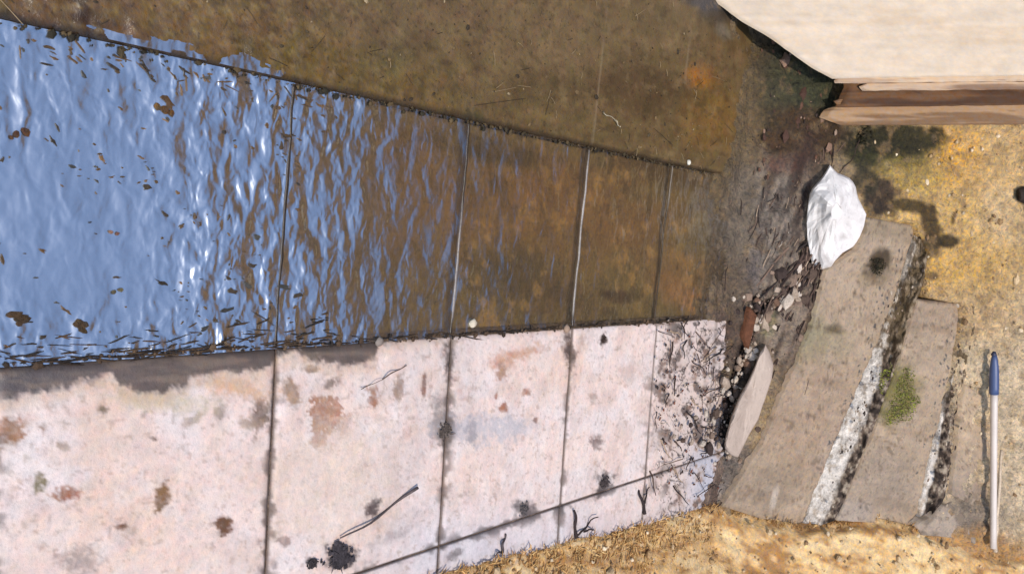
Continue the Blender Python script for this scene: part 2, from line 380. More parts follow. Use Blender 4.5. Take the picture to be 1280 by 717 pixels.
# --- pale dry slabs, each one a thing
STAINS = [
    (12, 538, 18, 15, 0, C(160, 116, 88), .9, .25), (405, 522, 20, 23, 30, C(176, 132, 108), .95, .12), (398, 548, 14, 9, -50, C(178, 136, 112), .9, .2),
    (432, 530, 6, 14, 20, C(200, 168, 150), .8, .3), (202, 622, 8, 15, 15, C(138, 104, 76), .95, .25), (280, 655, 10, 11, 20, C(112, 78, 58), .95, .25),
    (152, 658, 11, 4.5, -5, C(120, 88, 68), .95, .25), (86, 617, 15, 7, -8, C(168, 118, 92), .95, .25), (49, 599, 8, 11, 10, C(132, 118, 86), .9, .3),
    (105, 702, 26, 18, 0, C(166, 148, 138), .75, .4), (128, 510, 7, 7, 0, C(126, 108, 84), .9, .3), (53, 534, 6, 5, 0, C(140, 110, 90), .8, .3),
    (80, 558, 10, 4, 20, C(150, 128, 110), .8, .3), (192, 548, 6, 3, 10, C(110, 92, 80), .8, .3), (275, 515, 6, 9, 20, C(150, 134, 122), .8, .35),
    (240, 525, 14, 4, -35, C(164, 146, 130), .7, .4), (325, 518, 9, 20, 10, C(118, 96, 82), .9, .35), (310, 530, 12, 8, 0, C(176, 150, 128), .8, .4),
    (365, 490, 7, 15, -15, C(156, 126, 104), .85, .3), (390, 462, 9, 6, 0, C(120, 98, 84), .8, .3), (415, 478, 6, 12, 60, C(116, 96, 84), .8, .3),
    (466, 495, 7, 12, -15, C(168, 122, 94), .9, .3), (498, 486, 6, 12, 0, C(148, 122, 104), .8, .3), (530, 482, 3, 14, 0, C(132, 98, 82), .85, .3),
    (300, 600, 50, 20, 0, C(220, 190, 172), .5, .6), (110, 570, 60, 10, 0, C(232, 206, 188), .6, .6), (300, 485, 40, 10, 10, C(214, 172, 138), .8, .5),
    (200, 500, 60, 12, 5, C(206, 190, 160), .7, .5), (420, 600, 80, 60, 0, C(226, 202, 182), .6, .6),
    (557, 537, 11, 20, 0, C(96, 84, 76), .95, .4), (553, 520, 12, 30, 0, C(160, 142, 132), .6, .5), (610, 535, 46, 16, 0, C(196, 190, 192), .75, .4), (590, 540, 6, 14, 0, C(160, 152, 152), .7, .4),
    (632, 455, 14, 16, 20, C(204, 150, 120), .6, .4), (660, 440, 24, 7, -20, C(200, 150, 120), .7, .4), (628, 465, 6, 9, 0, C(168, 134, 112), .8, .3),
    (658, 490, 5, 4, 0, C(176, 132, 110), .9, .3), (628, 510, 5, 6, 0, C(170, 108, 82), .9, .3), (620, 494, 3, 4, 0, C(160, 104, 84), .9, .3), (670, 524, 3, 3, 0, C(140, 104, 88), .8, .3),
    (755, 423, 4.5, 8, 0, C(66, 50, 42), .98, .2), (742, 495, 5, 5, 0, C(176, 152, 140), .8, .4), (745, 553, 6, 8, 30, C(110, 90, 84), .8, .35), (725, 430, 6, 12, 20, C(196, 170, 156), .7, .4), (785, 460, 12, 12, 0, C(214, 184, 170), .7, .5),
    (712, 440, 7, 24, -6, C(78, 60, 52), .9, .4), (562, 450, 7, 28, 0, C(84, 70, 62), .9, .4), (756, 600, 10, 9, 30, C(84, 72, 70), .9, .4), (750, 612, 6, 10, 20, C(86, 74, 70), .9, .4),
    (655, 636, 12, 8, 20, C(100, 90, 88), .85, .4), (570, 690, 10, 5, -30, C(120, 108, 104), .8, .4), (460, 636, 4, 6, 0, C(120, 96, 88), .8, .3),
    (425, 695, 15, 13, 0, C(72, 66, 68), .95, .35), (390, 702, 6, 6, 0, C(68, 62, 62), .95, .3), (465, 636, 6, 12, 30, C(86, 72, 70), .9, .3), (342, 703, 4, 8, 0, C(168, 150, 144), .8, .4),
    (355, 676, 6, 5, 0, C(156, 134, 122), .8, .3), (545, 505, 4, 16, 0, C(150, 140, 136), .7, .4), (490, 670, 20, 6, -25, C(168, 154, 150), .6, .5),
]
def slab_col(seed):
    def fn(px, py, V):
        x, y = V[:, 0], V[:, 1]
        base = C(240, 214, 200)
        col = np.broadcast_to(base, V.shape).copy()
        a = fbm(x * 3.1, y * 3.1, 31, 5); b = fbm(x * 7, y * 5, 37, 4); c_ = fbm(x * 1.3, y * 1.3, 41, 3)
        col = mixc(col, C(236, 200, 176), sstep(.50, .70, a) * .5)
        col = mixc(col, C(236, 226, 222), sstep(.5, .68, b) * .4)
        col = mixc(col, C(204, 196, 196), sstep(.56, .7, c_) * .3)
        col = mixc(col, C(208, 204, 210), sstep(590, 690, py + 40 * (c_ - .5)) * sstep(420, 560, px) * .65)
        ck = fbm(x * 9, y * 13, 127, 6); col = mixc(col, C(242, 234, 228), sstep(.54, .64, ck) * .22); col = mixc(col, C(200, 172, 156), sstep(.44, .34, ck) * .25)
        g2 = fbm(x * 60, y * 60, 129, 3); col = mixc(col, C(170, 146, 130), sstep(.64, .76, g2) * .45)
        # scuffs and small spots
        sp = fbm(px * .11, py * .11, 43, 3); col = mixc(col, C(168, 140, 122), sstep(.74, .84, sp) * .45)
        wa = fbm(px * .012, py * .012, 46, 2) * 3; sp = fbm(px * .06 + wa * 2, py * .09 + wa * 3, 47, 5); col = mixc(col, C(180, 152, 136), sstep(.60, .80, sp) * .42 * sstep(.45, .6, c_ + .2 * (b - .5)))
        col = col * (1 + .10 * (fbm(px * .2, py * .2, 48, 3) - .5) + .10 * (fbm(px * .02, py * .07, 49, 4) - .5))[:, None]
        col = paint(px, py, 0, [], 0) * 0 + col
        w1 = fbm(px * .05, py * .05, 90, 4) - .5; w2 = fbm(px * .16, py * .16, 91, 3) - .5; w3 = fbm(px * .4, py * .4, 92, 2) - .5
        for (cx, cy, rx, ry, ang, cc, st, soft) in STAINS:
            near = (np.abs(px - cx) < 80) & (np.abs(py - cy) < 80)
            if not near.any(): continue
            ca, sa = math.cos(math.radians(ang)), math.sin(math.radians(ang)); dx, dy = px[near] - cx, py[near] - cy
            d = np.hypot((dx * ca + dy * sa) / rx, (-dx * sa + dy * ca) / ry) + 1.5 * w1[near] + 1.3 * w2[near] + .9 * w3[near]; soft = soft * 1.5
            mk = (1 - sstep(1 - soft, 1 + soft, d)) * st * 1.05 * (.8 + .7 * (fbm(px[near] * .22, py[near] * .22, 94, 3) - .3)).clip(0, 1)
            col[near] = col[near] * (1 - mk[:, None]) + np.asarray(cc) * mk[:, None]
        # dirt along the joints
        ed = (fbm(px * .06, py * .06, 53, 3))
        for jy in JY:
            m_ = 1 - sstep(.002, .016 + .05 * sstep(.45, .75, ed), np.abs(y - jy)); col = mixc(col, C(96, 80, 70), m_ * .85)
        m_ = 1 - sstep(.004, .012 + .06 * sstep(.45, .75, ed), np.abs(x - XL3)); col = mixc(col, C(84, 74, 72), m_ * .8)
        # debris-stained end of the paving
        db = sstep(800, 850, px + 60 * (fbm(px * .03, py * .03, 57) - .5)); mo = fbm(px * .07, py * .07, 59, 4)
        col = mixc(col, C(214, 196, 184), db * .5); mo2 = fbm(px * .16, py * .12, 60, 4); mo = .6 * mo + .4 * mo2; col = mixc(col, C(150, 128, 114), db * sstep(.48, .60, mo) * .5); col = mixc(col, C(66, 54, 50), db * sstep(.57, .64, mo) * .7); col = mixc(col, C(176, 134, 108), db * sstep(.64, .72, mo2) * .35)
        for q, (fa, fb) in enumerate(((.028, .018), (.05, .035), (.075, .06))):
            cr = np.abs(fbm(px * fa + .3 * mo2, py * fb, 123 + q, 4) - .5); col = mixc(col, C(50, 42, 40), sstep(790, 850, px) * (1 - sstep(.003, .014, cr)) * .85)
        col = mixc(col, C(196, 196, 204), sstep(845, 880, px) * sstep(540, 580, py) * .8 * sstep(.6, .5, mo))
        # wet ragged margin beside the water
        rag = interp_y([(-300, 520), (0, 508), (45, 498), (95, 486), (140, 476), (152, 490), (175, 497), (205, 497), (232, 490), (240, 478), (320, 470), (335, 466), (345, 455), (375, 448), (385, 456), (430, 462), (468, 458), (474, 436), (500, 428), (900, 396)], px)
        wt = 1 - sstep(-5, 6, py - rag + 7 + 14 * (fbm(px * .22, py * .22, 64, 3) - .5) + 14 * (fbm(px * .06, py * .06, 63, 4) - .5))
        wc = C(108, 94, 86) * (1 + .5 * (fbm(px * .05, py * .12, 67, 3) - .5))[:, None]
        wc = mixc(wc, C(86, 84, 88), sstep(190, 60, px) * .5); wc = mixc(wc, C(74, 64, 58), sstep(14, 2, py - (460 - .071 * px)) * .7)
        wc = mixc(wc, C(142, 122, 106), sstep(.5, .75, fbm(px * .02, py * .12, 68, 4)) * .5)
        col = col * (1 - wt[:, None]) + wc * wt[:, None]
        halo = 1 - sstep(0, 16, py - rag + 14 * (fbm(px * .05, py * .05, 69) - .5)); col = mixc(col, C(204, 172, 142), halo * (1 - wt) * .5 * sstep(700, 400, px))
        ro = np.clip(.85 - .45 * wt, .2, 1)
        return col, ro
    return fn
def slab(x0, x1, y0, y1, label, i):
    g = .0045
    def zf(x, y):
        e = np.minimum(np.minimum(x - x0, x1 - x), np.minimum(y - y0, y1 - y)) - g
        chipd = .007 * (1 - sstep(0, .008 + .02 * fbm(x * 12, y * 12, 77, 2), e))
        return .006 + (x - XL2) * math.tan(SA) + .004 * (fbm(x * 4, y * 4, 71) - .5) - chipd
    o = pave_run('concrete_slab', x0 + g, x1 - g, y0 + g, y1 - g, .0075 if i >= 0 else .02, zf, slab_col(i), M_slab, .03, (lambda X, Y: .75 * (fbm(X * 5, X * 0 + 3.3, 121, 5) - .60) * sstep(y1 - .35, y1, Y)) if i in (5, 9) else None)
    return prop(o, label, 'slab', 'pale concrete slabs beside the water')
slab(XL2, XL3, JY[0], JY[1], 'pale slab cut by the left edge of the photo at its lower corner', -1)
slab(XL2, XL3, JY[1], JY[2], 'large pale pinkish slab at the lower left, dotted with brown spots, grey wet band along the water', 1)
slab(XL2, XL3, JY[2], JY[3], 'pale slab with a brown hooked stain near the water and a long curved twig on it', 2)
slab(XL2, XL3, JY[3], JY[4], 'pale slab with orange flecks and a grey smear, between the hooked-stain slab and the dark-spot slab', 3)
slab(XL2, XL3, JY[4], JY[5], 'pale slab with one small dark square spot beside the water', 4)
slab(XL2, XL3, JY[5], 4.9, 'narrow stained slab littered with roots at the foot of the steps', 5)
slab(XL3, 2.3, JY[1], JY[2], 'pale slab at the lower left corner, mostly out of the photo', -1)
slab(XL3, 2.3, JY[2], JY[3], 'pale slab below the long dark joint with a black clump at its corner', 6)
slab(XL3, 2.3, JY[3], JY[4], 'greyish white slab below the long dark joint, half covered by ochre straw', 7)
slab(XL3, 2.3, JY[4], JY[5], 'greyish slab below the long dark joint with two black upright twigs', 8)
slab(XL3, 2.3, JY[5], 4.95, 'small whitish slab corner next to the ochre straw and the lowest step', 9)

# --- water sheet
nu, nv = 90, 700
X, Y = np.meshgrid(np.linspace(XL1 - .004, XL2 + .004, nu), np.linspace(-4, 5.08, nv), indexing='ij')
Vw = np.stack([X, Y, 0 * X + .0], -1).reshape(-1, 3); px, py = pix(Vw)
amp = .30 + .62 * sstep(120, 320, px) - .36 * sstep(420, 560, px) - .10 * sstep(580, 760, px) + .35 * sstep(800, 880, px)
amp = amp + .40 * sstep(350, 440, py) * sstep(420, 200, px) + .35 * sstep(230, 110, py) * sstep(400, 280, px)
amp = amp * (.6 + .9 * fbm(Vw[:, 0] * 4, Vw[:, 1] * 3, 99, 3))
amp = np.clip(amp, .06, 1.2)
mirror_mix = .70 - .40 * sstep(330, 610, px + 120 * (fbm(Vw[:, 0] * 5, Vw[:, 1] * 4, 111, 4) - .5)) - .10 * sstep(700, 880, px)  # mirror strength graded along the channel to place the sky reflection
wat = np.stack([amp, mirror_mix, amp], -1)
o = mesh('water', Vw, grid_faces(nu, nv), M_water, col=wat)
prop(o, kind='structure')

# shallow puddles lying on the wet run beside the long joint
def puddle(x0, x1, y0, y1, seed):
    n_ = 70
    X, Y = np.meshgrid(np.linspace(x0, x1, n_), np.linspace(y0, y1, n_ * 3), indexing='ij')
    Vp = np.stack([X, Y, 0 * X], -1).reshape(-1, 3)
    Vp[:, 2] = .0185 + .018 * (XL1 - Vp[:, 0]) + .0015
    u = (Vp[:, 0] - x0) / (x1 - x0); v = (Vp[:, 1] - y0) / (y1 - y0)
    mk = sstep(0, .8, u) * .62 + .38 * np.minimum(sstep(0, .3, v), sstep(1, .5, v)) + 1.1 * (fbm(Vp[:, 0] * 16, Vp[:, 1] * 9, seed, 4) - .5)
    Fc = [q for q in grid_faces(n_, n_ * 3) if mk[q].min() > .86]
    return prop(mesh('puddle', Vp, Fc, M_water, col=np.tile([.8, .6, .8], (len(Vp), 1))), kind='structure')
puddle(XL1 - .085, XL1 - .010, .84, 1.60, 3)
# ================================================================== BANK at the far end
def treadmask(px, py):
    # where the steps lie (bank sunk below them)
    lo = interp_y([(280, 1085), (340, 1030), (400, 1010), (480, 985), (560, 950), (622, 905), (660, 905)], py)
    hi = interp_y([(270, 1150), (320, 1160), (372, 1160), (380, 1207), (400, 1207), (480, 1195), (560, 1185), (630, 1180), (660, 1180)], py)
    return sstep(lo + 4, lo + 16, px) * (1 - sstep(hi - 14, hi - 2, px)) * sstep(272, 290, py) * (1 - sstep(655, 668, py))
CREV = [(1012, 322), (996, 352), (976, 376), (952, 382), (936, 404), (928, 440), (916, 478), (906, 520), (903, 560)]
def terr_col(px, py):
    col = paint(px, py, C(186, 158, 120), [
        (1250, 560, 120, 160, 0, C(214, 192, 162), .9, .5), (1235, 640, 50, 50, 0, C(186, 166, 142), .5, .5),
        (1180, 260, 110, 90, 0, C(210, 172, 112), .95, .5), (1250, 200, 60, 60, 0, C(212, 176, 124), .8, .5), (1255, 270, 30, 40, 0, C(206, 176, 136), .8, .6),
        (1190, 195, 40, 34, 0, C(216, 166, 92), .95, .6), (1175, 330, 44, 30, 0, C(206, 160, 96), .8, .5), (1215, 335, 50, 36, 0, C(208, 168, 106), .8, .6),
        (1140, 210, 40, 30, 0, C(166, 140, 82), .85, .5), (1100, 185, 70, 26, 0, C(110, 98, 54), .9, .5),
        (1195, 395, 80, 30, 0, C(192, 160, 118), .7, .5),
        # grey brown strip at the channel end
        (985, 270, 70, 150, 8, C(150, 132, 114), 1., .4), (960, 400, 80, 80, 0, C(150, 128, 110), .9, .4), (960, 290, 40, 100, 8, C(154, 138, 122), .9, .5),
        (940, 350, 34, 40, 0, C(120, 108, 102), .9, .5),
        (995, 170, 62, 46, 10, C(100, 78, 54), 1., .4), (985, 90, 62, 66, 0, C(92, 84, 60), 1., .3), (1010, 105, 45, 30, 30, C(78, 78, 54), .9, .5), (950, 60, 14, 36, 0, C(88, 76, 56), .8, .4),  # litter and mossy soil, with shade under the timber end painted in
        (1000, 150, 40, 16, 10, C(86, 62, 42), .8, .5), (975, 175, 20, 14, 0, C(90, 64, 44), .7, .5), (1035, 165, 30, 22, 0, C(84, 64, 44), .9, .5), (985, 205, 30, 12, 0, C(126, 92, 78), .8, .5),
        (1000, 300, 12, 60, 14, C(110, 92, 80), .6, .5), (1008, 215, 14, 50, 6, C(84, 62, 52), .8, .5),
        (912, 180, 34, 260, 4, C(122, 100, 70), .9, .5), (905, 350, 30, 60, 8, C(124, 104, 84), .9, .5), (925, 270, 22, 60, 6, C(138, 122, 104), .8, .5),
        # wet moss round the rock
        (1115, 176, 66, 21, -2, C(52, 48, 30), .97, .25), (1080, 195, 30, 14, 0, C(58, 56, 34), .9, .4), (1100, 248, 24, 26, 0, C(62, 50, 42), .97, .3), (1080, 225, 16, 20, 0, C(66, 60, 44), .9, .4),
        (1140, 258, 30, 9, 8, C(74, 60, 36), .95, .3), (1164, 280, 13, 32, -12, C(76, 60, 38), .95, .3), (1186, 301, 13, 8, 0, C(58, 48, 30), .95, .25), (1192, 272, 3, 8, 15, C(96, 72, 40), .9, .3), (1166, 345, 7, 5, 0, C(80, 64, 42), .9, .3), (1155, 310, 10, 16, 0, C(100, 80, 52), .8, .4),
        (1212, 645, 34, 30, 15, C(132, 118, 106), .85, .6), (1185, 560, 14, 60, 8, C(140, 118, 96), .6, .6),
        # painted shadow along the flat stone's left side, then soil among the roots
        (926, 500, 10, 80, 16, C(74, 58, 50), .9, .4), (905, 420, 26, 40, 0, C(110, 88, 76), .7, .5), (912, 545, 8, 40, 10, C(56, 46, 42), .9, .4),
        (905, 585, 34, 40, 0, C(164, 160, 166), .6, .5), (935, 590, 50, 30, 20, C(140, 122, 104), .7, .5), (975, 380, 26, 60, 20, C(176, 152, 128), .7, .5), (962, 400, 10, 22, 10, C(170, 168, 120), .6, .5),
        (1278, 244, 9, 11, 0, C(60, 48, 40), .9, .3),
        (950, 680, 200, 30, 5, C(204, 158, 96), .9, .4), (1200, 690, 120, 30, 8, C(186, 142, 92), .9, .4),
    ], 23)
    mo = fbm(px * .06, py * .06, 29, 4); col = col * (1 + .5 * (mo - .5))[:, None] if col.ndim == 2 else col * (1 + .4 * (mo - .5))[..., None]
    col = col * (1 + .5 * (fbm(px * .16, py * .16, 30, 3) - .5))[..., None]
    col = mixc(col, C(150, 122, 88), sstep(.60, .72, fbm(px * .09, py * .07, 32, 4)) * .5)
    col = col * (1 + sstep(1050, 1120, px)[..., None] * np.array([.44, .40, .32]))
    for a_, b_ in zip(CREV[:-1], CREV[1:]): col = mixc(col, C(52, 40, 34), line_mask(px, py, a_, b_, 8, 131, 5) * .9)  # crevice shade painted in along the carved line
    # root litter: streaks running down towards the slabs
    st = fbm((px + .35 * py) * .12, (py - .3 * px) * .022, 33, 4); k = sstep(930, 960, px) * (1 - sstep(1010, 1040, px)) * sstep(180, 240, py) * (1 - sstep(440, 520, py))
    col = mixc(col, C(66, 50, 44), k * sstep(.52, .66, st) * .6); col = mixc(col, C(190, 168, 144), k * sstep(.5, .40, st) * .4)
    return col
def terr_h(px, py, s, t):
    h = .05 * (fbm(s * 2.5, t * 2.5, 83, 4) - .5) + .03 * (fbm(s * 9, t * 9, 85, 4) - .5)
    k = sstep(1185, 1215, px) * sstep(330, 420, py)
    h = h + k * .085 * (fbm(s * 15, t * 24, 87, 3) - .4)
    k = sstep(945, 965, px) * (1 - sstep(1020, 1045, px)) * sstep(20, 60, py)
    h = h + k * .05 * (fbm(s * 20, t * 12, 88, 3) - .3)
    k = sstep(895, 915, px) * (1 - sstep(1000, 1050, px - .3 * (330 - py))) * sstep(320, 370, py) * (1 - sstep(470, 520, py)); h = h + k * .09 * (fbm(s * 17, t * 17, 94, 4) - .35)
    for a_, b_ in zip(CREV[:-1], CREV[1:]): h = h - .07 * line_mask(px, py, a_, b_, 7, 131, 5)
    h = h - .16 * treadmask(px, py)
    h = h + .03 + .10 * (fbm(s * 5, t * 4, 89, 4) - .5) * (1 - sstep(0, .5, t)) + .03 * (fbm(s * 22, t * 22, 92, 3) - .5) + (.006 * sstep(1050, 1100, px) + .05 * (fbm(s * 13, t * 13, 90, 4) - .5)) * sstep(1040, 1100, px)
    return h
S = np.arange(-3.2, 4.2, .0135); T = np.arange(-.75, 3.4, .0135)
Sg, Tg = np.meshgrid(S, T, indexing='ij')
Vb = BASE + Sg[..., None] * E1 + Tg[..., None] * E2
px, py = pix(Vb)
hh = terr_h(px, py, Sg, Tg)
Vb = (Vb + hh[..., None] * BN).reshape(-1, 3)
mud = .030 - .012 * XL1 * 0 + .05 * (fbm(Vb[:, 0] * 5, Vb[:, 1] * 5, 96, 4) - .5) + .018 * (fbm(Vb[:, 0] * 24, Vb[:, 1] * 24, 97, 3) - .5) + .018 * np.maximum(0, XL1 - Vb[:, 0])
mud = mud - .14 * sstep(.10, .62, BASE[1] + .088 * (Vb[:, 0] - BASE[0]) - Vb[:, 1] + .6 * (fbm(Vb[:, 0] * 2.5, Vb[:, 1] * 2.5, 98, 4) - .5) + .35 * (fbm(Vb[:, 0] * 11, Vb[:, 1] * 11, 100, 4) - .5) + .10 * sstep(XL1 - .1, XL1 - .5, Vb[:, 0]))
mud = mud * (Vb[:, 0] < XL2 + .02) - 1.0 * (Vb[:, 0] >= XL2 + .02)
Vb[:, 2] = np.maximum(Vb[:, 2], mud); px, py = pix(Vb)
rough = np.full(len(Vb), .92)
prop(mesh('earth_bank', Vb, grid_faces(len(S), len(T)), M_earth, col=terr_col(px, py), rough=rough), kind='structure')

# hillside behind the bank, out of view, added for its reflection in the water
nu, nv = 150, 130
hs, hu = np.meshgrid(np.linspace(-14, 16, nu), np.linspace(0, 1, nv), indexing='ij')
hz = np.interp(hu, [0, .10, .2, .45, .7, .85, 1], [0, 1.0, 3.6, 8.2, 11.8, 13.8, 14.6]); hd = np.interp(hu, [0, .1, .2, .45, .7, .85, 1], [0, .5, 1.1, 2.4, 4.0, 6, 14])
hn = fbm(hs * .6, hu * 7, 93, 4) - .5
Vh = BASE + E1 * hs[..., None] + E2 * 3.0 + BN * -.06 + AWAY * (hd - 1.1 * hn)[..., None] + np.array([0, 0, 1.0]) * (hz + 1.6 * hn * np.minimum(1, hu * 6))[..., None]
hk = sstep(.40, .60, fbm(hs * .7 + 9, hz * .75, 101, 4))[..., None]
ch = (C(62, 52, 28) * (1 - hk) + C(158, 116, 68) * hk) * (.7 + .6 * fbm(hs * .9 + 5, hu * 11, 95, 4))[..., None]
prop(mesh('hillside', Vh.reshape(-1, 3), grid_faces(nu, nv), M_hill, col=ch.reshape(-1, 3), rough=np.full(nu * nv, .95)), kind='structure')

# ================================================================== STEPS
def loft(name, left, right, hfun, nu, nv, colfun, mat, parent, rgh=.85, noise=.01, nsc=30, thick=.22, seed=0, surf=bank):
    """a surface between two outlines (photo coordinates), at height hfun above the bank, closed downwards"""
    left = np.array(left, float); right = np.array(right, float)
    def res(p, n_):
        d = np.r_[0, np.cumsum(np.hypot(*np.diff(p, axis=0).T))]; t = np.linspace(0, d[-1], n_)
        return np.stack([np.interp(t, d, p[:, 0]), np.interp(t, d, p[:, 1])], -1)
    Lp, Rp = res(left, nu), res(right, nu); v = np.linspace(0, 1, nv)
    uv = Lp[:, None] * (1 - v)[None, :, None] + Rp[:, None] * v[None, :, None]
    jag = 2.2 * (fbm(uv[..., 0] * .08, uv[..., 1] * .08, seed + 3, 3) - .5) * 2
    pxg = uv[..., 0] + jag; pyg = uv[..., 1] + jag * .4
    u = np.linspace(0, 1, nu)[:, None] + 0 * pxg; vv = v[None, :] + 0 * pxg
    h = hfun(u, vv, pxg, pyg) + noise * (fbm(pxg / nsc * 1.0, pyg / nsc, seed, 5) - .5) * 2
    V = surf(pxg, pyg, h).reshape(-1, 3)
    col, ro = colfun(pxg.ravel(), pyg.ravel(), u.ravel(), vv.ravel(), h.ravel())
    V2, fs, loop = skirt(V, nu, nv, -BN * thick)
    return mesh(name, V2, list(grid_faces(nu, nv)) + fs, mat, parent, np.vstack([col, col[loop]]), np.concatenate([ro, ro[loop]]))
steps = empty('stone_steps', bank(1050., 560.))
prop(steps, 'worn brown steps with crumbling whitish edges climbing the bank beside the pale slabs', 'steps')
BR = C(172, 149, 124)
def tread_col(seed, extra):
    def fn(px, py, u, v, h):
        col = paint(px, py, BR, extra, seed)
        st = fbm(px * .03 + py * .03, py * .05, seed + 7, 4); col = col * (1 + .20 * (st - .5))[:, None]
        f2 = fbm(px * .12, py * .12, seed + 11, 4); col = col * (1 + .35 * (f2 - .5))[:, None]; col = mixc(col, C(178, 156, 134), sstep(.52, .74, fbm(px * .05, py * .10, seed + 9, 5)) * .4); col = mixc(col, C(88, 70, 54), sstep(.66, .74, f2) * .5)
        cr = np.abs(fbm(px * .018 + .2 * f2, py * .035, seed + 13, 4) - .5); col = mixc(col, C(92, 74, 58), (1 - sstep(.002, .009, cr)) * .6)
        sm = fbm(px * .012 + py * .02, py * .10 - px * .03, seed + 15, 4); col = mixc(col, C(190, 170, 148), sstep(.56, .72, sm) * .14); col = mixc(col, C(120, 98, 76), sstep(.44, .30, sm) * .18)
        return col, np.full(len(px), .85)
    return fn
t0L = [(1086, 272), (1074, 312), (1032, 338), (1018, 400), (984, 480), (950, 560), (903, 632)]
t0R = [(1146, 282), (1134, 322), (1108, 400), (1074, 480), (1042, 555), (1012, 630), (1000, 664)]
loft('tread', t0L, t0R, lambda u, v, x, y: .09 - .135 * v, 110, 50, tread_col(201, [
    (1010, 430, 46, 26, 0, C(128, 118, 86), .7, .6), (1100, 325, 13, 18, 20, C(72, 58, 40), .95, .35), (1092, 338, 16, 9, 0, C(70, 56, 38), .9, .35), (1044, 411, 12, 7, 0, C(88, 74, 52), .9, .4), (1096, 346, 24, 10, -20, C(104, 88, 62), .6, .5),
    (1120, 285, 40, 16, 0, C(146, 128, 104), .7, .6), (1010, 520, 60, 70, 20, C(160, 134, 110), .7, .6), (950, 610, 50, 34, 0, C(140, 120, 100), .7, .5), (968, 622, 4, 16, 15, C(196, 180, 162), .7, .4), (1005, 400, 20, 30, 0, C(150, 140, 110), .6, .5),
    (1040, 560, 14, 50, 18, C(160, 140, 124), .5, .7)]), M_step, steps, noise=.02, seed=205)
r1L = t0R
r1R = [(1158, 318), (1156, 345), (1140, 400), (1118, 470), (1092, 540), (1064, 610), (1046, 650)]
def riser_col(seed, cut):
    def fn(px, py, u, v, h):
        a = fbm(px * .10, py * .05, seed, 4); b = fbm(px * .16, py * .16, seed + 4, 4)
        ct = cut(u) + .30 * (a - .5)
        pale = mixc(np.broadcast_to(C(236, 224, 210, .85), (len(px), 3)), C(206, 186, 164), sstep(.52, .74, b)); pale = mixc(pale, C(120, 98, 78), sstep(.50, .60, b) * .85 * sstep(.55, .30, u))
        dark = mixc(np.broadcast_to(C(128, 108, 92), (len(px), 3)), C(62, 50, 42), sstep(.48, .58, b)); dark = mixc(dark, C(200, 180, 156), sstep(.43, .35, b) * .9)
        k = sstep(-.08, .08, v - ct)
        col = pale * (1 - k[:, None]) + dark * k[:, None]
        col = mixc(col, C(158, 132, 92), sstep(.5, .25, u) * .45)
        return col, np.full(len(px), .92)
    return fn
def r1h(u, v, x, y):
    k = sstep(0, .15, v) * (1 - sstep(.85, 1, v))
    return -.045 + .135 * np.clip(v / .9, 0, 1) + .03 * k * (.25 + 1.0 * sstep(.5, .75, v) + .8 * sstep(.5, .25, u)) * (fbm(x * .09, y * .06, 211, 5) - .5) * 2 - .02 * sstep(.9, 1, v)
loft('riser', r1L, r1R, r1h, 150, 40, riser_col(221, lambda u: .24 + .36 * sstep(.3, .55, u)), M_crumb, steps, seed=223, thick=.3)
t1L = [(1149, 375), (1140, 400), (1118, 470), (1092, 540), (1064, 610), (1046, 650)]
t1R = [(1196, 378), (1203, 400), (1190, 462), (1176, 520), (1160, 585), (1148, 640), (1144, 656)]
loft('tread', t1L, t1R, lambda u, v, x, y: .095 - .125 * v, 110, 44, tread_col(231, [
    (1130, 395, 40, 22, 0, C(150, 128, 106), .8, .6), (1175, 376, 28, 3, 3, C(86, 66, 50), .9, .4), (1180, 400, 20, 16, 0, C(150, 126, 102), .6, .6),
    (1100, 600, 40, 40, 0, C(150, 132, 114), .8, .6), (1062, 640, 22, 16, 0, C(164, 150, 138), .6, .6), (1122, 492, 24, 36, 20, C(116, 106, 56), .9, .5)]), M_step, steps, noise=.02, seed=233)
r2L = t1R
r2R = [(1222, 384), (1220, 412), (1208, 470), (1196, 530), (1190, 590), (1184, 622), (1168, 640)]
def r2h(u, v, x, y):
    return -.015 + .075 * v + .03 * (fbm(x * .10, y * .07, 241, 5) - .5) * 2 * sstep(0, .15, v) - .04 * sstep(.8, 1, v)
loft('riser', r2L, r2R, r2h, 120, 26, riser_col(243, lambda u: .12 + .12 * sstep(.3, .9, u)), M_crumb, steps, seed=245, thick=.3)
loft('tread', [(1206, 480), (1201, 520), (1194, 580), (1189, 618)], [(1236, 500), (1236, 540), (1238, 600), (1236, 640)], lambda u, v, x, y: .075 - .05 * v, 60, 24, tread_col(261, [
    (1215, 500, 40, 70, 0, C(190, 164, 134), .95, .6), (1210, 630, 30, 40, 0, C(150, 132, 116), .7, .6)]), M_step, steps, noise=.03, seed=263)
# small grey landing at the end of the second riser
loft('landing', [(1146, 656), (1170, 640), (1190, 624)], [(1150, 668), (1195, 672), (1236, 684)][::1], lambda u, v, x, y: .05 + 0 * v, 30, 20,
     lambda px, py, u, v, h: (mixc(np.broadcast_to(C(168, 150, 132), (len(px), 3)), C(128, 112, 96), sstep(.45, .65, fbm(px * .07, py * .07, 251, 4))), np.full(len(px), .9)), M_step, steps, seed=253)

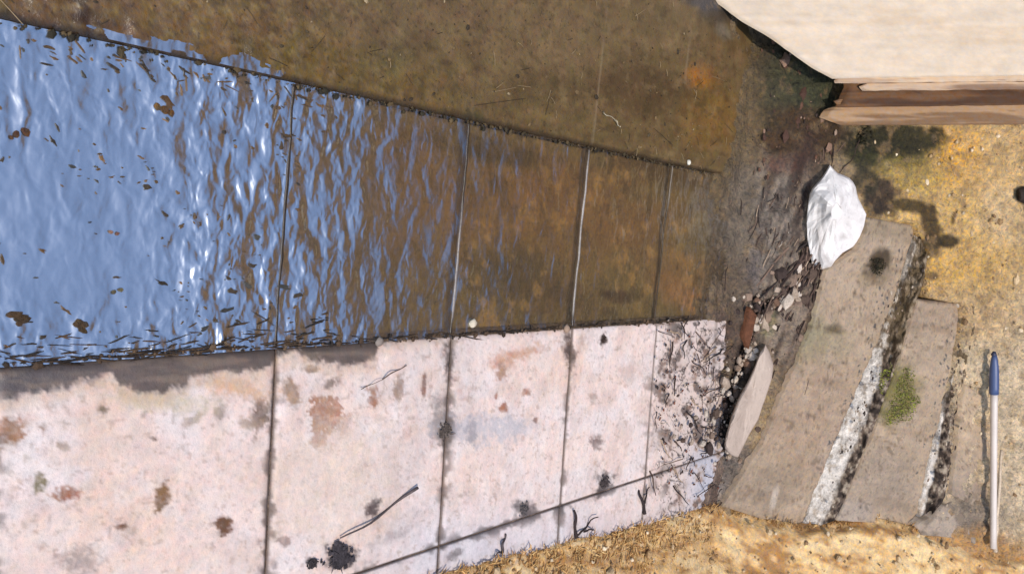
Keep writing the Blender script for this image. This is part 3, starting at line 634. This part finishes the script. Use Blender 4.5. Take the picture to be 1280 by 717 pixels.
# ================================================================== ROCKS
def rock(name, outline, base_h, top, label, cat, col_a, col_b, mat, seed, surf=bank, power=.5, apex=None, facets=(), nseg=44):
    o = np.array(outline, float); n0 = nseg
    d = np.r_[0, np.cumsum(np.hypot(*np.diff(np.vstack([o, o[:1]]), axis=0).T))]; t = np.linspace(0, d[-1], n0, endpoint=False); oc = np.vstack([o, o[:1]])
    o = np.stack([np.interp(t, d, oc[:, 0]), np.interp(t, d, oc[:, 1])], -1)
    c = np.array(apex if apex else o.mean(0)); rs = [1.0, .985, .95, .88, .78, .66, .52, .36, .18]
    V = []; cc = []
    V.append(surf(o[:, 0], o[:, 1], np.full(n0, -.06)))
    cc.append(np.tile(col_b, (n0, 1)))
    for r in rs:
        q = c + (o - c) * r
        prof = (1 - r ** 4) ** power
        h = base_h + top * prof
        h = h * np.ones(n0)
        for (fx, fy, k) in facets:   # cut flat facets into the dome
            h = np.minimum(h, base_h + top * (1.02 - k * ((q[:, 0] - c[0]) * fx + (q[:, 1] - c[1]) * fy)))
        h = np.maximum(h, base_h * .3) + top * .34 * (fbm(q[:, 0] * .032, q[:, 1] * .032, seed, 3) - .5) * (1 - r ** 3) + top * .16 * (fbm(q[:, 0] * .13, q[:, 1] * .13, seed + 2, 3) - .5)
        V.append(surf(q[:, 0], q[:, 1], h))
        b = fbm(q[:, 0] * .08, q[:, 1] * .08, seed + 5, 4); kk = .55 * sstep(.60, .78, b); cc.append(np.asarray(col_a) * (1 - kk)[:, None] + np.asarray(col_b) * kk[:, None])
    Fc = []
    for l in range(len(rs)):
        for i in range(n0): Fc.append([l * n0 + i, l * n0 + (i + 1) % n0, (l + 1) * n0 + (i + 1) % n0, (l + 1) * n0 + i])
    Fc.append([len(rs) * n0 + i for i in range(n0)]); Fc.append(list(range(n0))[::-1])
    ob = mesh(name, np.vstack(V), Fc, mat, col=np.vstack(cc), rough=np.full(len(np.vstack(V)), .85), smooth=False)
    return prop(ob, label, cat)
rock('rock', [(1037, 206), (1046, 216), (1060, 221), (1069, 230), (1072, 246), (1078, 258), (1083, 268), (1080, 284), (1074, 298), (1066, 309), (1053, 316), (1042, 328), (1037, 338), (1026, 338), (1016, 333), (1013, 318), (1009, 300), (1008, 276), (1010, 254), (1013, 238), (1022, 228), (1030, 218)],
     .05, .24, 'jagged white rock lying between the wet soil and the first step', 'rock', C(242, 234, 226, .74), C(160, 144, 132, .6), M_stone, 301, apex=(1046, 262), facets=((.03, .002, .8), (-.03, .004, .75), (.017, .013, .95), (.016, -.013, .8), (-.010, -.016, .8), (-.016, .014, .8), (.004, .017, .5)))
rock('rock', [(957, 430), (962, 440), (967, 456), (965, 472), (960, 488), (953, 508), (948, 524), (938, 540), (930, 556), (922, 572), (911, 567), (905, 558), (907, 545), (914, 520), (924, 495), (935, 476), (944, 456), (950, 440)],
     .06, .10, 'long flat pinkish stone on edge between the roots and the lowest step', 'rock', C(206, 184, 166, .66), C(160, 138, 122), M_stone, 311, surf=ground, power=.25, facets=((.05, .02, .5), (-.03, -.02, .3), (.0, .014, .4)), nseg=58)
rock('stone', [(1272, 236), (1281, 233), (1292, 238), (1294, 250), (1284, 256), (1273, 251)], .03, .07, 'small dark stone on the yellow sand at the right edge', 'stone', C(62, 50, 42), C(44, 38, 34), M_crumb, 317)

# wood chip by the roots
def plank(name, quad, h0, th, col, mat, parent=None, surf=bank, nu=24, nv=8, seed=0, noise=.014, colb=None):
    q = np.array(quad, float); u = np.linspace(0, 1, nu)[:, None]; v = np.linspace(0, 1, nv)[None, :]
    g = (q[0] * (1 - u)[..., None] + q[1] * u[..., None]) * (1 - v)[..., None] + (q[3] * (1 - u)[..., None] + q[2] * u[..., None]) * v[..., None]
    hz = h0 + noise * (fbm(g[..., 0] * .02, g[..., 1] * .15, seed, 4) - .5) * 2
    V = surf(g[..., 0], g[..., 1], hz).reshape(-1, 3); V2, fs, loop = skirt(V, nu, nv, -BN * th)
    a = fbm(g[..., 0].ravel() * .012, g[..., 1].ravel() * .16, seed + 3, 4)
    c = np.asarray(col) * (1 + .3 * (a - .5))[:, None]
    if colb is not None: c = mixc(c, colb, sstep(.56, .72, a) * .8)
    return mesh(name, V2, list(grid_faces(nu, nv)) + fs, mat, parent, np.vstack([c, c[loop]]), np.full(len(V2), .85))
o = plank('wood_chip', [(938, 384), (946, 394), (936, 436), (929, 420)], .10, .05, C(122, 76, 50), M_crumb, surf=ground, seed=401)
prop(o, 'reddish brown wood chip standing in the root litter at the water end', 'wood')

# ================================================================== TIMBER upper right
tb = empty('timber_beam', bank(1180., 100., .0))
prop(tb, 'big pale weathered timber with split layered edge lying on the bank at the top right', 'timber')
# outer (front) outlines of the layers; each layer is a board running away up the bank
def layer(name, near, far, h0, th, col, colb, seed, nu=60, nv=40, noise=.006):
    near = np.array(near, float); far = np.array(far, float)
    def colf(px, py, u, v, h):
        a = fbm(px * .008, py * .11, seed, 5); b = fbm(px * .004, py * .05, seed + 5, 4)
        c = np.asarray(col) * (1 + .22 * (a - .5))[:, None]
        fib = fbm(px * .006, py * .45, seed + 9, 4); c = c * (1 + .16 * (fib - .5))[:, None]; c = mixc(c, np.asarray(colb) * .8, sstep(.66, .72, fbm(px * .005, py * .22, seed + 11, 4)) * (.25 if name == 'top_board' else .7)); c = mixc(c, colb, sstep(.50, .68, a) * .8); c = mixc(c, np.asarray(col) * 1.08, sstep(.5, .7, b) * .5)
        return c, np.full(len(px), .85)
    return loft(name, near, far, lambda u, v, x, y: h0 + 0 * v, nu, nv, colf, M_wood, tb, noise=noise, nsc=40, thick=th, seed=seed)
layer('top_board', [(700, -330), (810, -90), (893, -2), (930, 26), (962, 44), (990, 64), (1018, 84), (1044, 98)], [(1500, -330), (1500, -90), (1500, -20), (1500, 20), (1500, 45), (1500, 65), (1500, 80), (1500, 91)], .30, .03, C(216, 195, 170), C(206, 182, 154), 501, 90, 70)
layer('split_board', [(1050, 97), (1046, 101), (1047, 104)], [(1500, 90), (1500, 95), (1500, 99)], .280, .022, C(206, 178, 148), C(112, 78, 58), 511, 10, 110, .008)
layer('split_board', [(1086, 104), (1078, 108), (1082, 113)], [(1500, 100), (1500, 105), (1500, 110)], .268, .03, C(196, 166, 136), C(104, 72, 54), 515, 10, 110, .012)
layer('inner_core', [(1068, 60), (1062, 110), (1052, 134)], [(1500, 60), (1500, 110), (1500, 128)], .21, .06, C(112, 78, 50), C(70, 46, 30), 521, 30, 60, .014)
layer('bottom_board', [(1064, 122), (1046, 126), (1052, 132)], [(1500, 116), (1500, 122), (1500, 128)], .185, .03, C(146, 110, 78), C(88, 60, 40), 525, 14, 110, .014)
layer('bottom_board', [(1056, 131), (1040, 137), (1034, 146), (1050, 152), (1062, 156)], [(1500, 124), (1500, 134), (1500, 144), (1500, 150), (1500, 154)], .16, .08, C(172, 138, 104), C(112, 82, 56), 531, 24, 110, .018)

# ================================================================== STICK with blue end
st = empty('pole', bank(1242., 600.)); prop(st, 'thin whitish pole with a blue end lying up the tan bank beside the steps', 'pole')
def line3(a, b, h0, h1, k=8, surf=bank):
    x = np.linspace(a[0], b[0], k); y = np.linspace(a[1], b[1], k); return surf(x, y, np.linspace(h0, h1, k))
mb = MB(); mb.tube(line3((1242.6, 486), (1241.5, 684), .125, .12, 10), np.linspace(.024, .022, 10), C(222, 208, 196), 12)
mb.build('shaft', M_paint, st, rough=.5, smooth=True)
mb = MB(); p = line3((1243, 442), (1242.5, 492), .125, .125, 8); mb.tube(p, [.014, .022, .028, .031, .032, .032, .032, .031], C(70, 86, 126), 14)
mb.build('grip', M_paint, st, rough=.45, smooth=True)
mb = MB(); mb.tube(line3((1242, 444), (1243, 439), .125, .125, 3), [.02, .016, .010], C(44, 48, 74), 10)
mb.build('end_cap', M_paint, st, rough=.45, smooth=True)
mb = MB(); mb.tube(line3((1252, 562), (1244, 689), .10, .10, 10) + rng.normal(0, .003, (10, 3)), np.linspace(.009, .016, 10), C(214, 190, 162), 7)
prop(mb.build('straw', M_twig, rough=.8, smooth=True), 'thin dry straw stalk lying alongside the blue-ended pole', 'straw')

# ================================================================== MOSS, GRASS, LITTER
def fuzz(name, label, cat, cx, cy, rx, ry, h0, nb, cols, ln, seed, surf=bank, kind=None):
    r = np.random.default_rng(seed); mb = MB()
    while nb > 0:
        a, b = r.uniform(-1, 1, 2)
        if math.hypot(a, b) + 1.6 * (float(fbm(np.array([cx + a * rx]) * .06, np.array([cy + b * ry]) * .06, seed, 3)[0]) - .5) > 1.0 - .25 * r.random(): continue
        nb -= 1
        p = surf(np.array([cx + a * rx]), np.array([cy + b * ry]), np.array([h0]))[0]
        d = nrm(BN + r.normal(0, .7, 3)) * ln * .45 * r.uniform(.4, 1.3); s_ = nrm(np.cross(d, r.normal(0, 1, 3))) * ln * .12
        mb.add([p - s_, p + s_, p + d * .6 + s_ * .5, p + d, p + d * .6 - s_ * .6], [[0, 1, 2, 3, 4]], cols[r.integers(len(cols))] * r.uniform(.75, 1.2))
    o = mb.build(name, M_moss, rough=.9)
    return prop(o, label, cat, kind=kind)
GR = [C(172, 176, 70), C(150, 160, 60), C(182, 176, 98), C(140, 134, 72)]
fuzz('moss', 'bright green moss tuft on the second step tread', 'moss', 1124, 492, 26, 38, .080, 1500, GR, .035, 601)
DK = [C(52, 50, 28), C(44, 40, 26), C(70, 62, 34), C(60, 56, 40)]
fuzz('moss', 'dark wet moss below the timber', 'moss', 1112, 172, 62, 17, .01, 2200, DK, .06, 602)
fuzz('moss', 'dark moss patch against the right side of the white rock', 'moss', 1102, 248, 20, 24, .01, 1100, DK, .05, 603)
fuzz('moss', 'small dark moss spot in the middle of the lowest step', 'moss', 1097, 334, 14, 12, .05, 380, DK, .03, 604)

# ochre straw mound along the lower edge
edge = [(-150, 940), (120, 845), (300, 790), (450, 752), (545, 722), (600, 708), (650, 694), (700, 682), (760, 668), (810, 656), (860, 642), (890, 632), (940, 644), (1000, 658), (1050, 652), (1100, 648), (1150, 661), (1200, 679), (1240, 692), (1300, 694), (1500, 700)]
far_e = [(x, 1100) for x, _ in edge]
def straw_h(u, v, x, y): return .015 + .075 * sstep(890, 930, x) * sstep(0, .04, v) + .13 * sstep(0, .35, v) * (.6 + .8 * fbm(x * .02, y * .02, 611, 3)) + .045 * (fbm(x * .09, y * .09, 613, 4) - .5)
def straw_col(px, py, u, v, h):
    a = .55 * fbm(px * .02, py * .05, 615, 5) + .45 * fbm(px * .09, py * .16, 616, 5); c = mixc(np.broadcast_to(C(228, 184, 126), (len(px), 3)), C(244, 210, 156), sstep(.5, .60, a)); c = mixc(c, C(166, 118, 70), sstep(.48, .40, a) * .8)
    c = mixc(c, C(196, 160, 124), sstep(700, 560, px) * .3)
    return c, np.full(len(px), .95)
def gsurf(px, py, h): return ground(px, py, h)
ob = loft('straw_bank', edge, far_e, straw_h, 300, 120, straw_col, M_straw, None, noise=.02, nsc=14, thick=.3, seed=617, surf=gsurf)
prop(ob, kind='structure')
r = np.random.default_rng(9); mb = MB(); ed = np.array(edge, float)
for _ in range(5200):
    x = r.uniform(520, 1300); e = np.interp(x, ed[:, 0], ed[:, 1]); y = e - 3 + abs(r.normal(0, 40)) 
    if y > 790: continue
    v = (y - e) / (1100 - e); hb = .02 + .13 * float(sstep(0, .35, np.array(v))) * .75
    p = ground(np.array([x]), np.array([y]), np.array([hb]))[0]
    d = nrm(np.array([r.normal(0, 1), r.normal(-.2, 1), r.uniform(0, .5)])) * r.uniform(.015, .055); s_ = nrm(np.cross(d, [0, 0, 1]) + 1e-6) * .0032
    mb.add([p - s_, p + s_, p + d * .6 + s_, p + d + [0, 0, -.01], p + d * .6 - s_], [[0, 1, 2, 3, 4]], [C(212, 170, 110), C(204, 158, 96), C(226, 188, 128), C(176, 130, 80)][r.integers(4)])
prop(mb.build('dry_grass', M_grass, rough=.9), 'ochre dry straw covering the lower edge of the slabs', 'dry grass', kind='stuff')

# root litter at the end of the paving
def wig(a, b, h0, h1, k, am, surf=ground, r=rng):
    t = np.linspace(0, 1, k); x = a[0] + (b[0] - a[0]) * t; y = a[1] + (b[1] - a[1]) * t
    ph = r.uniform(0, 6.3, 4); L_ = math.hypot(b[0] - a[0], b[1] - a[1]); nx, ny = -(b[1] - a[1]) / L_, (b[0] - a[0]) / L_
    o = am * (np.sin(t * 4 + ph[0]) + .6 * np.sin(t * 9 + ph[1]) - math.sin(ph[0]) - .6 * math.sin(ph[1]))
    return surf(x + o * nx, y + o * ny, np.linspace(h0, h1, k) + .012 * np.sin(t * 7 + ph[2]))
r = np.random.default_rng(21); mb = MB(); TW = [C(66, 50, 42), C(84, 64, 54), C(52, 42, 38), C(120, 96, 80), C(176, 150, 124), C(206, 190, 170)]
for _ in range(110):                         # among the roots between slabs and steps
    q = r.random()
    cx, cy = 815 + 215 * q, 0
    if q < .45: cx = r.uniform(815, 912); cy = r.uniform(405, 640 - (912 - cx) * .1)
    else:
        cy = r.uniform(330, 500); cx = 1022 - (cy - 330) * .5 + r.normal(-20, 24)
    an = r.uniform(0, 3.14) if q < .45 else r.normal(2.0, .5); L_ = r.uniform(8, 34)
    mb.tube(wig((cx - math.cos(an) * L_ / 2, cy - math.sin(an) * L_ / 2), (cx + math.cos(an) * L_ / 2, cy + math.sin(an) * L_ / 2), .012, .03, 7, r.uniform(.3, 2.2), r=r), np.linspace(.0042, .0018, 7) * r.uniform(.5, 1.5), TW[r.choice(6, p=[.3, .22, .2, .12, .1, .06])], 5)
for _ in range(260):                         # fibres down the grey strip
    cy = r.uniform(190, 430); cx = 985 - (cy - 300) * .12 + r.normal(0, 26); an = r.normal(1.85, .22); L_ = r.uniform(18, 60)
    mb.tube(wig((cx - math.cos(an) * L_ / 2, cy - math.sin(an) * L_ / 2), (cx + math.cos(an) * L_ / 2, cy + math.sin(an) * L_ / 2), .02, .03, 6, r.uniform(.5, 2.5), r=r), .0026 * r.uniform(.5, 1.5), TW[r.choice(6, p=[.26, .26, .18, .2, .09, .01])] , 4)
for _ in range(420):                         # crumbs
    if r.random() < .5: cx, cy = r.uniform(820, 915), r.uniform(400, 620)
    else: cy = r.uniform(60, 480); cx = 985 + r.normal(0, 26) - max(0, cy - 330) * .25
    p = ground(np.array([cx]), np.array([cy]), np.array([.015]))[0]; mb.chip(p, r.uniform(.003, .012), [C(60, 46, 40), C(96, 70, 58), C(170, 150, 134), C(196, 176, 156), C(120, 76, 60)][r.choice(5, p=[.3, .3, .15, .05, .2])])
for _ in range(420):                         # leaf litter in the wet corner
    cx, cy = 988 + r.normal(0, 24), r.uniform(50, 225)
    if cx < 930 or cx > 1050: continue
    p = ground(np.array([cx]), np.array([cy]), np.array([.03]))[0]; mb.chip(p, r.exponential(.008) + .004, [C(110, 78, 60), C(84, 58, 46), C(60, 46, 38), C(150, 118, 96), C(180, 152, 130)][r.choice(5, p=[.3, .3, .2, .15, .05])], .4, 5)
for _ in range(420):
    cy = r.uniform(340, 560); cx = 1010 - (cy - 330) * .47 + r.normal(-14, 22)
    p = ground(np.array([cx]), np.array([cy]), np.array([.03]))[0]; mb.chip(p, r.exponential(.009) + .005, [C(176, 154, 134), C(140, 116, 98), C(96, 76, 64), C(204, 186, 166), C(64, 50, 44)][r.integers(5)], .8, 5)
for _ in range(150):                         # crumbs in the risers
    k = r.random(); i = r.random()
    if r.random() < .6: a, b = np.array([1150, 310.]), np.array([1030, 640.])
    else: a, b = np.array([1209, 405.]), np.array([1172, 630.])
    q = a + (b - a) * k + np.array([r.normal(0, 6), r.normal(0, 6)])
    p = bank(np.array([q[0]]), np.array([q[1]]), np.array([.10]))[0]; mb.chip(p, r.uniform(.004, .016), [C(96, 80, 66), C(70, 58, 50), C(186, 168, 146), C(150, 126, 104)][r.integers(4)], .5, 5)
cv = np.array(CREV, float); cd = np.r_[0, np.cumsum(np.hypot(*np.diff(cv, axis=0).T))]
for _ in range(190):                         # rubble along the broken edge
    q = r.uniform(0, cd[-1]); x = np.interp(q, cd, cv[:, 0]) + r.normal(10, 11); y = np.interp(q, cd, cv[:, 1]) + r.normal(6, 8)
    p = ground(np.array([x]), np.array([y]), np.array([.03]))[0]; mb.chip(p, min(.05, r.exponential(.014) + .008), [C(178, 156, 134), C(140, 116, 96), C(90, 72, 60), C(208, 190, 172), C(120, 90, 70)][r.integers(5)], .8, 6)
for _ in range(46):                          # roots running down the edge
    x0, y0 = 1014 + r.normal(0, 9), r.uniform(300, 380); x1, y1 = x0 - r.uniform(20, 70), y0 + r.uniform(50, 120)
    mb.tube(wig((x0, y0), (x1, y1), .04, .04, 10, r.uniform(1, 5), r=r), np.linspace(.009, .004, 10) * r.uniform(.5, 1.2), TW[r.choice(6, p=[.3, .24, .22, .14, .07, .03])], 5)
prop(mb.build('root_litter', M_twig, rough=.9), 'dark tangled roots, fibres and crumbs along the foot of the bank', 'root litter', kind='stuff')

r = np.random.default_rng(77); mb = MB()
for _ in range(230):                         # crust along the water edge of the slabs
    y = r.uniform(.7, 4.4); x = XL2 + r.normal(-.004, .007); p = np.array([x, y, .004])
    mb.chip(p, min(.012, r.exponential(.003)) + .003, [C(62, 48, 36), C(84, 64, 46), C(112, 88, 64), C(46, 38, 32)][r.integers(4)], .5, 5)
for _ in range(170):
    y = r.uniform(.7, 4.4); x = XL2 - abs(r.normal(0, .008)); a = r.normal(0, .16); L_ = r.exponential(.03) + .02
    mb.tube([[x, y, .004], [x + math.sin(a) * L_ * .5, y + L_ * .5, .006], [x + math.sin(a) * L_ * .8, y + L_, .004]], [.0022, .0025, .0012], [C(58, 44, 32), C(90, 70, 50), C(44, 36, 30)][r.integers(3)], 4)
for _ in range(330):                         # and along the upper joint
    y = r.uniform(.65, 4.6); x = XL1 + r.normal(.002, .006); p = np.array([x, y, .006])
    mb.chip(p, min(.01, r.exponential(.003)) + .0025, [C(46, 40, 26), C(70, 58, 36), C(96, 78, 50)][r.integers(3)], .5, 5)
prop(mb.build('edge_litter', M_twig, rough=.8), 'dark crust and fibres caught along the long joints at the water edge', 'litter', kind='stuff')
r = np.random.default_rng(88); mb = MB()
GC = [C(214, 184, 142), C(232, 208, 172), C(182, 146, 102), C(150, 118, 84), C(200, 164, 116)]
for _ in range(1000):                        # loose grit on the sand and the straw mound
    if r.random() < .62:
        x, y = r.uniform(1085, 1300), r.uniform(165, 690)
        if float(treadmask(np.array(x), np.array(y))) > .02: continue
        p = bank(np.array([x]), np.array([y]), np.array([.03]))[0]
    else:
        x = r.uniform(560, 1290); e = np.interp(x, ed[:, 0], ed[:, 1]); y = e + 4 + r.uniform(0, 90); v = (y - e) / (1100 - e)
        p = ground(np.array([x]), np.array([y]), np.array([.025 + .13 * float(sstep(0, .35, np.array(v))) + (.075 if x > 910 else 0)]))[0]
    mb.chip(p, min(.03, r.exponential(.006) + .004), GC[r.integers(5)] * r.uniform(.8, 1.1), .8, 5)
prop(mb.build('grit', M_twig, rough=.95), 'loose pale grit and small stones on the yellow sand and straw', 'grit', kind='stuff')
r = np.random.default_rng(89); mb = MB()
for _ in range(520):                         # bits left on the wet run
    x = XL1 - abs(r.normal(0, .5)) - .02; y = r.uniform(.5, 4.6); p = np.array([x, y, .018 + .018 * (XL1 - x)])
    if r.random() < .75: mb.chip(p, r.exponential(.003) + .002, [C(62, 50, 34), C(120, 96, 62), C(160, 138, 104), C(84, 70, 48)][r.choice(4, p=[.4, .3, .1, .2])], .5, 5)
    else:
        a = r.uniform(0, 6.3); L_ = r.exponential(.02) + .01; d = np.array([math.cos(a), math.sin(a), 0]) * L_
        mb.tube([p - d, p + [0, 0, .003], p + d * .8], .0014, [C(70, 56, 38), C(150, 126, 92)][r.integers(2)], 4)
prop(mb.build('silt_litter', M_twig, rough=.7), 'small plant bits and silt grains on the wet brown paving', 'litter', kind='stuff')
# individual twigs and clumps on the slabs
def twig(a, b, am, r0, r1, col, label, extra=(), h=.012, surf=dry, name='twig', cat='twig'):
    mb = MB(); mb.tube(wig(a, b, h, h, 12, am, surf), np.linspace(r0, r1, 12), col, 6)
    for (c, d, am2) in extra: mb.tube(wig(c, d, h, h + .004, 8, am2, surf), np.linspace(r1, r1 * .5, 8), col, 5)
    return prop(mb.build(name, M_twig, rough=.9, smooth=True), label, cat)
DKT = C(58, 46, 44)
twig((425, 672), (522, 608), -2.5, .003, .0065, C(96, 84, 82), 'longest twig on the slabs, thin and curved, lying below the hooked brown stain')
twig((721, 672), (716, 637), 1.5, .011, .006, DKT, 'black forked twig on the greyish slab just above the straw', [((723, 668), (748, 646), -2), ((730, 664), (742, 660), 1)])
twig((806, 642), (800, 612), 1, .011, .006, DKT, 'short black twig below the long joint near the slab corner', [((806, 628), (812, 608), 1)])
twig((628, 690), (634, 668), 1, .007, .005, C(90, 80, 80), 'small grey twig at the straw edge of the slab below the long joint', [((628, 690), (618, 694), 1)])
twig((906, 640), (912, 612), 2, .008, .006, C(74, 66, 50), 'bent olive stalk at the corner between slabs and lowest step', [((906, 640), (914, 652), 1)], surf=ground)
twig((768, 150), (776, 158), 1, .004, .003, C(196, 180, 150), 'small pale straw on the brown wet paving near a faint joint', [((754, 140), (768, 150), 1)], surf=lambda x, y, h: flat(x, y, h + .02), h=.014)
twig((1190, 276), (1196, 262), 1, .008, .004, C(104, 80, 44), 'tiny brown twig on the yellow sand right of the dark moss', surf=bank, h=.03)
twig((478, 474), (508, 456), .6, .0028, .002, C(110, 92, 80), 'thin brown twig crossing the slab below the wet grey patch', [((452, 486), (478, 474), .4)])
def clod(x, y, r_, label, col, surf=dry, n_=7):
    mb = MB(); p = surf(np.array([float(x)]), np.array([float(y)]), np.array([.005]))[0]
    mb.chip(p, r_ * .95, np.asarray(col) * .9, .22, 13)
    for _ in range(n_ * 9):
        q = p + np.array([random.gauss(0, r_ * .5), random.gauss(0, r_ * .55), random.uniform(0, r_ * .15)]); mb.chip(q, r_ * random.uniform(.06, .26), np.asarray(col) * random.uniform(.7, 1.5), .5, 5)
    for _ in range(n_):
        a = random.uniform(0, 6.3); q = p + np.array([random.gauss(0, r_ * .4), random.gauss(0, r_ * .4), .004]); d = np.array([math.cos(a), math.sin(a), .1]) * r_ * random.uniform(.4, 1.1)
        mb.tube([q, q + d * .5 + [0, 0, .003], q + d], [.003, .0025, .0012], np.asarray(col) * 1.1, 4)
    return prop(mb.build('soil_clump', M_twig, rough=.95), label, 'soil clump')
clod(425, 694, .045, 'black soil clump on the slab at the left end of the long joint', C(62, 56, 58), n_=14)
clod(391, 703, .02, 'small dark clump just left of the black soil clump', C(60, 54, 54))
clod(556, 538, .028, 'dark grit clump stuck in the joint beside the grey smear', C(92, 80, 72), n_=9)
clod(756, 601, .03, 'dark grit clump sitting on the long joint, below the dark-spot slab', C(74, 64, 62), n_=9)
clod(655, 637, .026, 'grey grit clump on the long joint between two slabs', C(92, 84, 82), n_=8)
clod(755, 423, .016, 'small dark lump beside the water on the dark-spot slab', C(64, 48, 40), n_=6)
clod(1166, 345, .03, 'dark crumb of soil on the sand beside the first step edge', C(80, 64, 44), surf=bank)
def pebble(x, y, r_, label, col, surf):
    mb = MB(); p = surf(np.array([float(x)]), np.array([float(y)]), np.array([.006]))[0]; mb.chip(p, r_, col, .7, 9)
    return prop(mb.build('pebble', M_stone, rough=.8, smooth=True), label, 'pebble')
pebble(591, 404, .022, 'whitish pebble at the water edge where a cross joint meets the slabs', C(220, 204, 178), flat)
pebble(861, 203, .018, 'tiny white pebble on the long joint in the brown water', C(232, 222, 200), lambda x, y, h: flat(x, y, h + .02))
pebble(708, 411, .026, 'grey stone at the water edge on the joint next to the dark-spot slab', C(168, 140, 118), flat)
pebble(474, 427, .018, 'small grey stone at the water edge beside the wet grey patch', C(150, 136, 124), flat)

# raised joint beads crossing the flooded paving
mb = MB()
for jy, cut in ((1.52, 9), (2.36, -.02), (3.20, -.36), (4.0, -.40)):
    x = np.linspace(XL1, XL2, 60)
    p = np.stack([x, jy + .010 * (fbm(x * 6, x * 0 + jy, 701, 3) - .5) * 2 - .01 * x, np.full(60, -.0045)], -1)
    if jy > 3.9: cut = 9
    if jy > 3.9: p[:, 2] -= .010 * sstep(-.2, 0, x)
    rr = .0095 * (.6 + .7 * fbm(x * 9, x * 0 + jy * 3, 703, 3))
    tone = mixc(np.broadcast_to(C(58, 46, 32), (60, 3)), C(168, 158, 150), sstep(cut - .08, cut + .1, x) * sstep(.46, .36, x) * (.75 + .3 * (fbm(x * 12, x * 0, 705, 2) - .5)))  # pale stretches paint the sky's reflection into the bead colour
    if jy > 3.9: tone = mixc(tone, C(150, 138, 124), .7 * sstep(-.12, -.24, x))
    mb.tube(p, rr * (.6 if jy > 3.9 else .85), np.repeat(tone, 8, 0), 8)
prop(mb.build('joint_strip', M_wet, mf, rough=.3, smooth=True))

# ------------------------------------------------------------------ floating flecks and scum
r = np.random.default_rng(33); mb = MB()
FL = [C(92, 70, 44), C(112, 82, 50), C(70, 58, 44), C(132, 100, 66), C(84, 80, 72)]
def flake(x, y, L_, W, an, c, z=.004):
    p = flat(np.array([x]), np.array([y]))[0]; k = 9; V = []
    for i in range(k):
        w_ = 6.283 * i / k; rr = r.uniform(.35, 1.35); a, b = math.cos(w_) * L_ * rr, math.sin(w_) * W * rr
        V.append([p[0] + a * math.sin(an) + b * math.cos(an), p[1] + a * math.cos(an) - b * math.sin(an), z + r.uniform(0, .002)])
    V2 = V + [[v[0], v[1], -.004] for v in V]
    if not (XL1 + .01 < p[0] < XL2): return
    mb.add(V2, [list(range(k))] + [[i, k + i, k + (i + 1) % k, (i + 1) % k] for i in range(k)], c)
for _ in range(900):
    x = r.uniform(-40, 380); y = r.uniform(40, 440)
    dens = float(sstep(.47, .66, fbm(np.array([x * .016]), np.array([y * .022]), 35, 3))[0]) * (.5 + .5 * sstep(60, 260, x)) + .06
    if r.random() > dens: continue
    an = r.normal(.75, .45) if y < 190 else r.normal(.1, .7); L_ = r.exponential(.0048) + .0025
    flake(x, y, min(L_, .026), min(L_, .02) * r.uniform(.2, .6), an, FL[r.integers(5)] * r.uniform(.5, 1.1))
for _ in range(120):                       # scum lines along both edges
    x = r.uniform(-60, 420); y = 460 - .071 * x - abs(r.normal(0, 16)) - 3
    flake(x, y, r.exponential(.016) + .006, r.uniform(.001, .0032), r.normal(0, .25), FL[r.integers(3)] * .6)
for _ in range(70):
    x = r.uniform(0, 420); y = 30 + .21 * x + abs(r.normal(0, 18)) + 6
    flake(x, y, r.exponential(.008) + .005, r.uniform(.0012, .004), r.normal(.5, .5), FL[r.integers(4)] * .8)
prop(mb.build('floating_debris', M_twig, rough=.6), 'brown flecks and scum floating on the blue reflecting water', 'debris', kind='stuff')
def leafthing(pts, label, col):
    mb2 = MB(); rr = random
    for (x, y, a) in pts:
        p = flat(np.array([float(x)]), np.array([float(y)]))[0]; p[2] = .004; mb2.chip(p, a * .62, np.asarray(col) * rr.uniform(.8, 1.2), 0.25, 9)
    return prop(mb2.build('weed_clump', M_moss, rough=.6), label, 'weed clump')
leafthing([(18, 393, .022), (26, 397, .024), (32, 399, .02), (24, 404, .02)], 'floating brown weed clump by the left edge of the water', C(92, 70, 46))
leafthing([(98, 404, .026), (104, 406, .026), (103, 412, .02)], 'round brown weed clump floating right of the left edge clump', C(90, 68, 42))
leafthing([(20, 168, .014), (32, 165, .016), (14, 172, .012)], 'small brown floating clump high in the blue water at the left edge', C(120, 84, 56))
leafthing([(205, 137, .02), (196, 133, .02), (214, 142, .018)], 'curved brown weed floating in the upper blue water below the long joint', C(124, 90, 52))
leafthing([(150, 362, .013), (142, 365, .012)], 'small olive clump in the middle of the lower blue water', C(130, 118, 86))
leafthing([(138, 290, .010), (146, 292, .012)], 'pinkish brown bit floating in the centre of the blue water', C(150, 110, 92))

# ------------------------------------------------------------------ render settings
SC.view_settings.view_transform = 'Standard'; SC.view_settings.look = 'None'; SC.view_settings.exposure = .76; SC.view_settings.gamma = 1
SC.view_settings.use_curve_mapping = False
